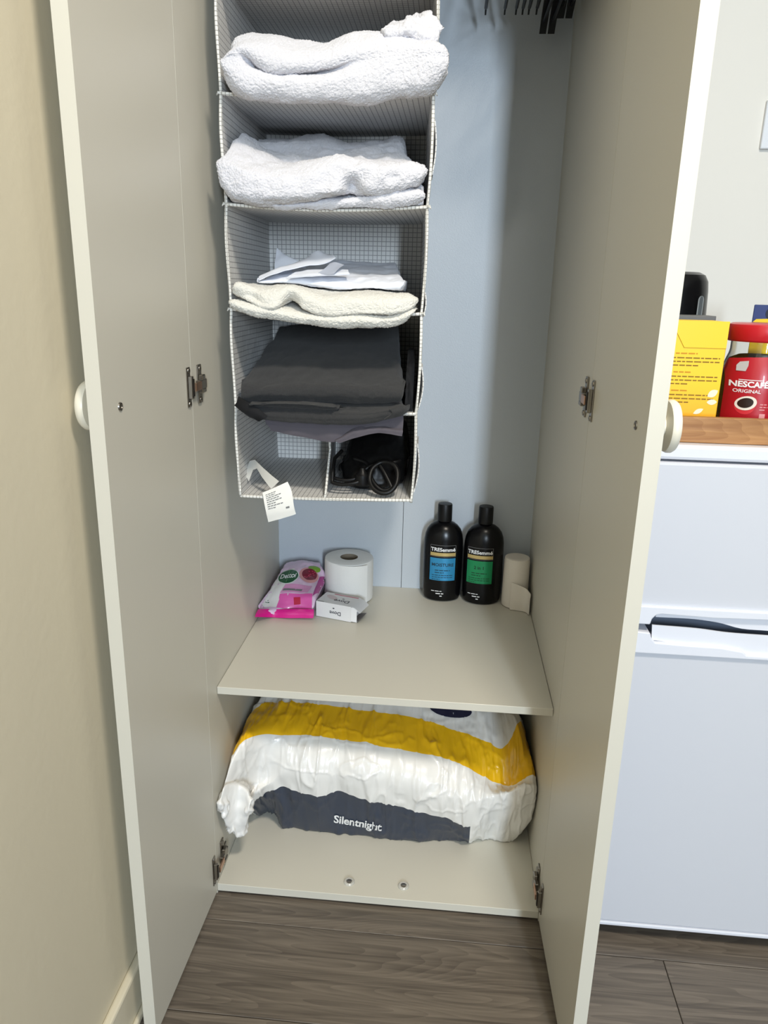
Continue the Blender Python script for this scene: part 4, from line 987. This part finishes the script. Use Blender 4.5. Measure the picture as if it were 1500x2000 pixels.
nl = [fp(1500,1280), fp(1455,1277), fp(1448,1270), fp(1405,1262), fp(1345,1258), fp(1278,1252), fp(1271,1245), fp(1268,1233)]
lo_ = [(FX0, zl), (FX1, zl), (FX1, 0.6), (1.02, 0.6), (0.97, nl[0][1]+0.012), (0.93, nl[0][1])]+nl+[(FX0, fp(1243,1228)[1]+0.001)]
prism('handle_trim', lo_, FY-0.006, 0.018, fw2, ld, 0.0018)
gap = mat('recess_grey', (86,96,112), 0.6)
box('handle_recess', FX0+0.004, FX1-0.004, 0.012, 0.0205, 0.57, 0.64, gap, ud)
def scoop(top, bot, y0, y1, parent):
    A = np.array(top); B = np.array(bot); t = np.linspace(0, 1, 24)
    A = hermite((A[:,0]-A[0,0])/(A[-1,0]-A[0,0]), A, t); B = hermite((B[:,0]-B[0,0])/(B[-1,0]-B[0,0]), B, t)
    G = [[(a[0]*(1-k)+b[0]*k, y0+(y1-y0)*math.sin(k*math.pi/2), a[1]*(1-k)+b[1]*k) for a, b in zip(A, B)] for k in np.linspace(0, 1, 8)]
    sheet('finger_scoop', G, 0.002, fw2, parent)
scoop([fp(1284,1196), fp(1390,1203), fp(1500,1207), (0.96, fp(1500,1207)[1])], [fp(1281,1206), fp(1372,1212), fp(1408,1218), fp(1444,1228), fp(1500,1233), (0.96, fp(1500,1236)[1])], FY+0.003, FY+0.003, ud)
scoop([fp(1273,1250), fp(1345,1260), fp(1405,1264), fp(1455,1280), fp(1500,1283), (0.93, fp(1500,1283)[1])], [fp(1274,1221), fp(1377,1230), fp(1412,1235), fp(1500,1242), (0.93, fp(1500,1243)[1])], FY+0.002, FY+0.002, ld)
# bamboo tray
bm_ = wood_mat('bamboo', (150,102,56), (186,138,86), 5, 70, 0.45)
ty = thing('serving_tray', 'bamboo tray with raised rails standing on the fridge', 'tray', (0.95, 0.12, FZT))
TX0, TX1, TY0, TY1 = 0.705, 1.11, 0.0, 0.27; TZ = FZT+0.0005
box('tray_rail', TX0, TX1, TY0, TY0+0.011, TZ, TZ+0.038, bm_, ty, 0.0015)
box('tray_rail', TX0, TX1, TY1-0.011, TY1, TZ, TZ+0.038, bm_, ty, 0.0015)
box('tray_rail', TX0, TX0+0.011, TY0+0.0112, TY1-0.0112, TZ, TZ+0.038, bm_, ty, 0.0015)
box('tray_rail', TX1-0.011, TX1, TY0+0.0112, TY1-0.0112, TZ, TZ+0.038, bm_, ty, 0.0015)
box('tray_base', TX0+0.011, TX1-0.011, TY0+0.011, TY1-0.011, TZ+0.002, TZ+0.008, bm_, ty)
TB = TZ+0.0082
# yellow carton
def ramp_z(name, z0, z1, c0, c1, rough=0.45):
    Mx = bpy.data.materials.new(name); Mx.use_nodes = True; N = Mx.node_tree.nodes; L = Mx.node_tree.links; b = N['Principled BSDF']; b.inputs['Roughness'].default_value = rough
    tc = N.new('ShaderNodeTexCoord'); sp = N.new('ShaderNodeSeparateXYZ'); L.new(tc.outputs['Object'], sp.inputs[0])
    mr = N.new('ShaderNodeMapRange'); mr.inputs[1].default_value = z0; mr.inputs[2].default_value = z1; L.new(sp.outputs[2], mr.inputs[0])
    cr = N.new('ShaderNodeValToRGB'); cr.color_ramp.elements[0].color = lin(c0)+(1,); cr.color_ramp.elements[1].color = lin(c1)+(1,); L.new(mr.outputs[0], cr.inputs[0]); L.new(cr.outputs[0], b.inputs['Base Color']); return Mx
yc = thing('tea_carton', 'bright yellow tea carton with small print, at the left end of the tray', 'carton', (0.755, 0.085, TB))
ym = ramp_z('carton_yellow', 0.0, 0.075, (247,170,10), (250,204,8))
YX0, YX1, YY0, YY1, YZ1 = 0.718, 0.7985, 0.05, 0.125, 1.0685
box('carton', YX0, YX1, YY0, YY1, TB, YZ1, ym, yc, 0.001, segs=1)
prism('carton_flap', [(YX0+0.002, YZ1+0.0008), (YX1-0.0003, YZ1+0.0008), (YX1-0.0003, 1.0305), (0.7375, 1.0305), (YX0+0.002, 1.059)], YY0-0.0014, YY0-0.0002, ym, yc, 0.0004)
cm_ = plane_map((0.758, YY0, 0.975), (1,0,0), (0,0,1))
yi = mat('carton_brown_ink', (140,104,18), 0.7); yo = mat('carton_orange_ink', (206,140,20), 0.7)
for z, nl_, head in ((1.022, 3, 1), (0.9945, 3, 1), (0.967, 3, 1)):
    put('heading_print', shift(grey_lines(0.05, 1, 0.0055, 0.0019, int(z*1e4)), -0.006, z-0.975), cm_, yo, yc, 0.0003)
    put('small_print', shift(grey_lines(0.068, nl_, 0.0055, 0.0018, int(z*1e4)+5), 0, z-0.0065-0.975), cm_, yi, yc, 0.0003)
pet = mat('petal_print', (252,240,206), 0.6)
def petal(l, wd_, rot, x, z):
    V = [(l*k/8, wd_*math.sin(math.pi*k/8)**0.8) for k in range(9)]+[(l*k/8, -wd_*math.sin(math.pi*k/8)**0.8) for k in range(7, 0, -1)]
    c, s = math.cos(rot), math.sin(rot); return [(x+a*c-b*s, z+a*s+b*c) for a, b in V], [tuple(range(16))]
put('petal_print', join_flat(petal(0.017, 0.0052, 0.6, 0.0235, -0.016), petal(0.015, 0.0042, 0.05, 0.0235, -0.0245), petal(0.015, 0.0035, -0.5, 0.012, -0.0415) if False else petal(0.016, 0.0035, 0.5, 0.006, -0.0425)), cm_, pet, yc, 0.0004)
# dark grey box behind it
gb = box('tea_box', 0.722, 0.806, 0.135, 0.185, TB, 1.0745, mat('box_slate', (92,92,92), 0.5), None, 0.001, loc=(0.765, 0.16, TB)); tag(gb, 'slate grey box just behind the yellow carton', 'box')
# kettle
kt = thing('kettle', 'black kettle with a clear level window standing behind the tray', 'kettle', (0.79, 0.36, FZT))
kc = (0.79, 0.36, FZT+0.0005); kb = mat('kettle_black', (15,15,16), 0.25, spec=0.3)
lathe('power_base', [(0.0,0.0),(0.07,0.0),(0.074,0.003),(0.074,0.014),(0.068,0.02),(0.0,0.02)], kc, M['blackplastic'], kt, 56)
lathe('kettle_body', [(0.0,0.021),(0.066,0.021),(0.0695,0.025),(0.0695,0.10),(0.068,0.17),(0.066,0.215),(0.064,0.232),(0.058,0.243),(0.048,0.248),(0.0,0.249)], kc, kb, kt, 64)
lathe('lid_knob', [(0.014,0.248),(0.014,0.2525),(0.012,0.254),(0.0,0.254)], kc, kb, kt, 28)
gl = mat('level_window', (150,155,155), 0.15, coat=0.5)
a0 = -0.62
kf = lambda s, t: (np.array([kc[0]+0.0695*math.sin(a0*-1+s/0.0695), kc[1]-0.0695*math.cos(a0*-1+s/0.0695), kc[2]+t]), np.array([math.sin(-a0+s/0.0695), -math.cos(-a0+s/0.0695), 0]))
sl = [(0.0075*math.cos(a), 0.20+0.0075*math.sin(a)) for a in np.linspace(0, math.pi, 10)]+[(-0.0075, 0.05), (0.0075, 0.05)]
put('level_window', (sl, [tuple(range(len(sl)))]), kf, gl, kt, 0.0012)
put('level_window_slot', ([(x*0.6, 0.2+(z-0.2)*0.96) for x, z in sl], [tuple(range(len(sl)))]), kf, mat('window_grey', (92,98,100), 0.2), kt, 0.0016)
hp = [(-0.066,0.0,0.225),(-0.095,0.0,0.235),(-0.115,0.0,0.215),(-0.118,0.0,0.15),(-0.11,0.0,0.08),(-0.085,0.0,0.055),(-0.067,0.0,0.06)]
tube('kettle_handle', spline(np.array(hp)@np.array([[0.3,0.95,0],[-0.95,0.3,0],[0,0,1]])+np.array(kc), 5), 0.0105, M['blackplastic'], kt, 12)
# blue and yellow packet
bp_ = thing('food_packet', 'blue and yellow packet standing behind the red-lidded coffee jar', 'packet', (0.93, 0.21, TB))
_pa = 0.36; _pU = np.array([math.cos(_pa), -math.sin(_pa), 0]); _pV = np.array([math.sin(_pa), math.cos(_pa), 0]); _pO = np.array([0.8835, 0.196, 0])
sl_ = lambda v: _pO+_pU*v[0]+_pV*v[1]+np.array([0, 0, v[2]])
box('packet_carton', 0, 0.10, 0, 0.045, TB, 1.0925, mat('packet_blue', (44,62,116), 0.45), bp_, 0.001, sl_, 1)
pmx = plane_map(sl_(np.array([0.042, 0, 1.0765])), _pU, (0,0,1))
put('yellow_print', ([(-0.0415,-0.012),(-0.036,-0.0065),(-0.02,-0.0055),(0.0,-0.0085),(0.03,-0.008),(0.057,-0.009),(0.057,-0.166),(-0.0415,-0.166)], [tuple(range(8))]), pmx, mat('packet_yellow', (240,206,40), 0.5), bp_, 0.0005)
put('round_badge', ell_flat(0.0165, 0.0125, 32, 2), pmx, mat('packet_dark', (22,28,48), 0.5), bp_, 0.0008, -0.007, 0.003)
put('lettering', text_vf('taste', 0.0125, bold=0.0003), pmx, M['white_ink'], bp_, 0.0011, -0.007, 0.0025)
# coffee jar
cj = thing('coffee_jar', 'glass coffee jar with red lid and red label, right of the yellow carton', 'jar', (0.868, 0.105, TB))
jc = (0.868, 0.105, TB)
glass = bpy.data.materials.new('jar_glass'); glass.use_nodes = True
b_ = glass.node_tree.nodes['Principled BSDF']; b_.inputs['Base Color'].default_value = (0.95,0.97,0.97,1); b_.inputs['Transmission Weight'].default_value = 1.0; b_.inputs['Roughness'].default_value = 0.03; b_.inputs['IOR'].default_value = 1.46
H = 1.0665-TB
jb = lathe('jar_glass', [(0.0,0.0),(0.046,0.0),(0.052,0.004),(0.0535,0.012),(0.0535,0.07),(0.052,0.086),(0.0475,0.104),(0.0435,0.116),(0.0425,0.122),(0.0425,H-0.024),(0.0405,H-0.024),(0.0405,0.122),(0.0415,0.115),(0.0455,0.103),(0.050,0.085),(0.0515,0.07),(0.0515,0.012),(0.048,0.006),(0.0,0.004)], jc, glass, cj, 64)
lathe('coffee', [(0.0,0.0065),(0.046,0.007),(0.0508,0.013),(0.0508,0.07),(0.0492,0.085),(0.0448,0.102),(0.0425,0.108),(0.03,0.113),(0.012,0.108),(0.0,0.11)], jc, mat('coffee_brown', (44,26,18), 0.9, noise=(300,0.4), bump=(500,0.8,0.002)), cj, 56)
rd = mat('lid_red', (196,24,36), 0.3, coat=0.2)
lathe('jar_lid', [(0.0,H),(0.044,H),(0.0485,H-0.002),(0.0498,H-0.006),(0.0498,H-0.024),(0.0485,H-0.026),(0.0475,H-0.027),(0.0,H-0.027)], jc, rd, cj, 64)
jf = proj_map(jb, (jc[0], jc[1], TB), (1,0,0), (0,0,1), 0.12)
def jpx(px, py): p = at(px, py, jc[1]-0.05); return np.array((p[0]-jc[0], p[2]-TB))
def strip(lo, hi, n, mm):        # patch between two curves z=lo(x), z=hi(x)
    V = []; F = []; xs = np.linspace(-0.0505, 0.0505, n)
    for x in xs:
        for j in range(mm+1): V.append((x, lo(x)+(hi(x)-lo(x))*j/mm))
    for i in range(n-1):
        for j in range(mm): F.append((i*(mm+1)+j, (i+1)*(mm+1)+j, (i+1)*(mm+1)+j+1, i*(mm+1)+j+1))
    return V, F
_lx = [jpx(*q) for q in ((1404,804),(1410,778),(1420,742),(1432,716),(1446,703),(1470,700),(1500,699))]
lt = lambda x: float(np.interp(x, [q[0] for q in _lx]+[0.06], [q[1] for q in _lx]+[_lx[-1][1]]))
put('jar_label', strip(lambda x: 0.006, lt, 40, 10), jf, mat('label_red', (176,20,36), 0.35, coat=0.2), cj, 0.0007)
put('label_highlight', strip(lambda x: max(0.006, lt(x)-0.002-max(0.0, 0.036-abs(x-0.018)*2.2)), lambda x: lt(x)-0.002, 40, 4), jf, mat('label_bright_red', (214,28,40), 0.35), cj, 0.001) if False else None
def fit(fl, wid):
    xs = [v[0] for v in fl[0]]; k = wid/(max(xs)-min(xs)); m0 = (max(xs)+min(xs))/2; return [((a-m0)*k, b*k) for a, b in fl[0]], fl[1]
n0 = jpx(1463, 752); n1 = jpx(1498, 752)
wdn = (n1[0]-n0[0])*1.8; n0 = n0+np.array([0.003, 0])
put('brand_lettering', fit(text_vf('NESCAFÉ', 0.012, bold=0.0004), wdn), jf, M['white_ink'], cj, 0.0012, n0[0], n0[1])
put('brand_bar', rect_flat(-wdn*0.30, wdn*0.36, 0.0062, 0.0072, 8), jf, M['white_ink'], cj, 0.0012, n0[0], n0[1])
o0 = jpx(1462, 765)
put('name_lettering', fit(text_vf('ORIGINAL', 0.008, bold=0.0001), wdn*0.72), jf, M['white_ink'], cj, 0.0012, *o0)
c0 = jpx(1459, 788)
put('cup_picture', ell_flat(0.0125, 0.0125, 28, 3), jf, mat('cup_red', (206,48,56), 0.4), cj, 0.0010, c0[0]-0.001, c0[1]-0.0045)
put('cup_picture', ell_flat(0.0135, 0.0105, 28, 3, 0.3), jf, mat('cup_white', (232,224,210), 0.4), cj, 0.0013, *c0)
put('cup_picture', ell_flat(0.0098, 0.0074, 28, 3, 0.3), jf, mat('cup_coffee', (40,22,16), 0.4), cj, 0.0016, c0[0]-0.0006, c0[1]+0.0004)
g0 = jpx(1458, 716)
put('silver_tag', ([(-0.006,-0.008),(0.004,-0.008),(0.007,0.0),(0.0075,0.007),(-0.002,0.005),(-0.0055,0.0)], [tuple(range(6))]), jf, mat('tag_silver', (188,186,184), 0.35), cj, 0.0020, *g0)
e0 = jpx(1490, 790)
put('small_print', join_flat(shift(grey_lines(0.011, 3, 0.004, 0.0014, 4), e0[0], e0[1]), shift(rect_flat(-0.004,0.004,-0.004,0.004), e0[0]-0.0005, e0[1]-0.018)), jf, mat('label_pink_ink', (222,150,150), 0.5), cj, 0.0012)
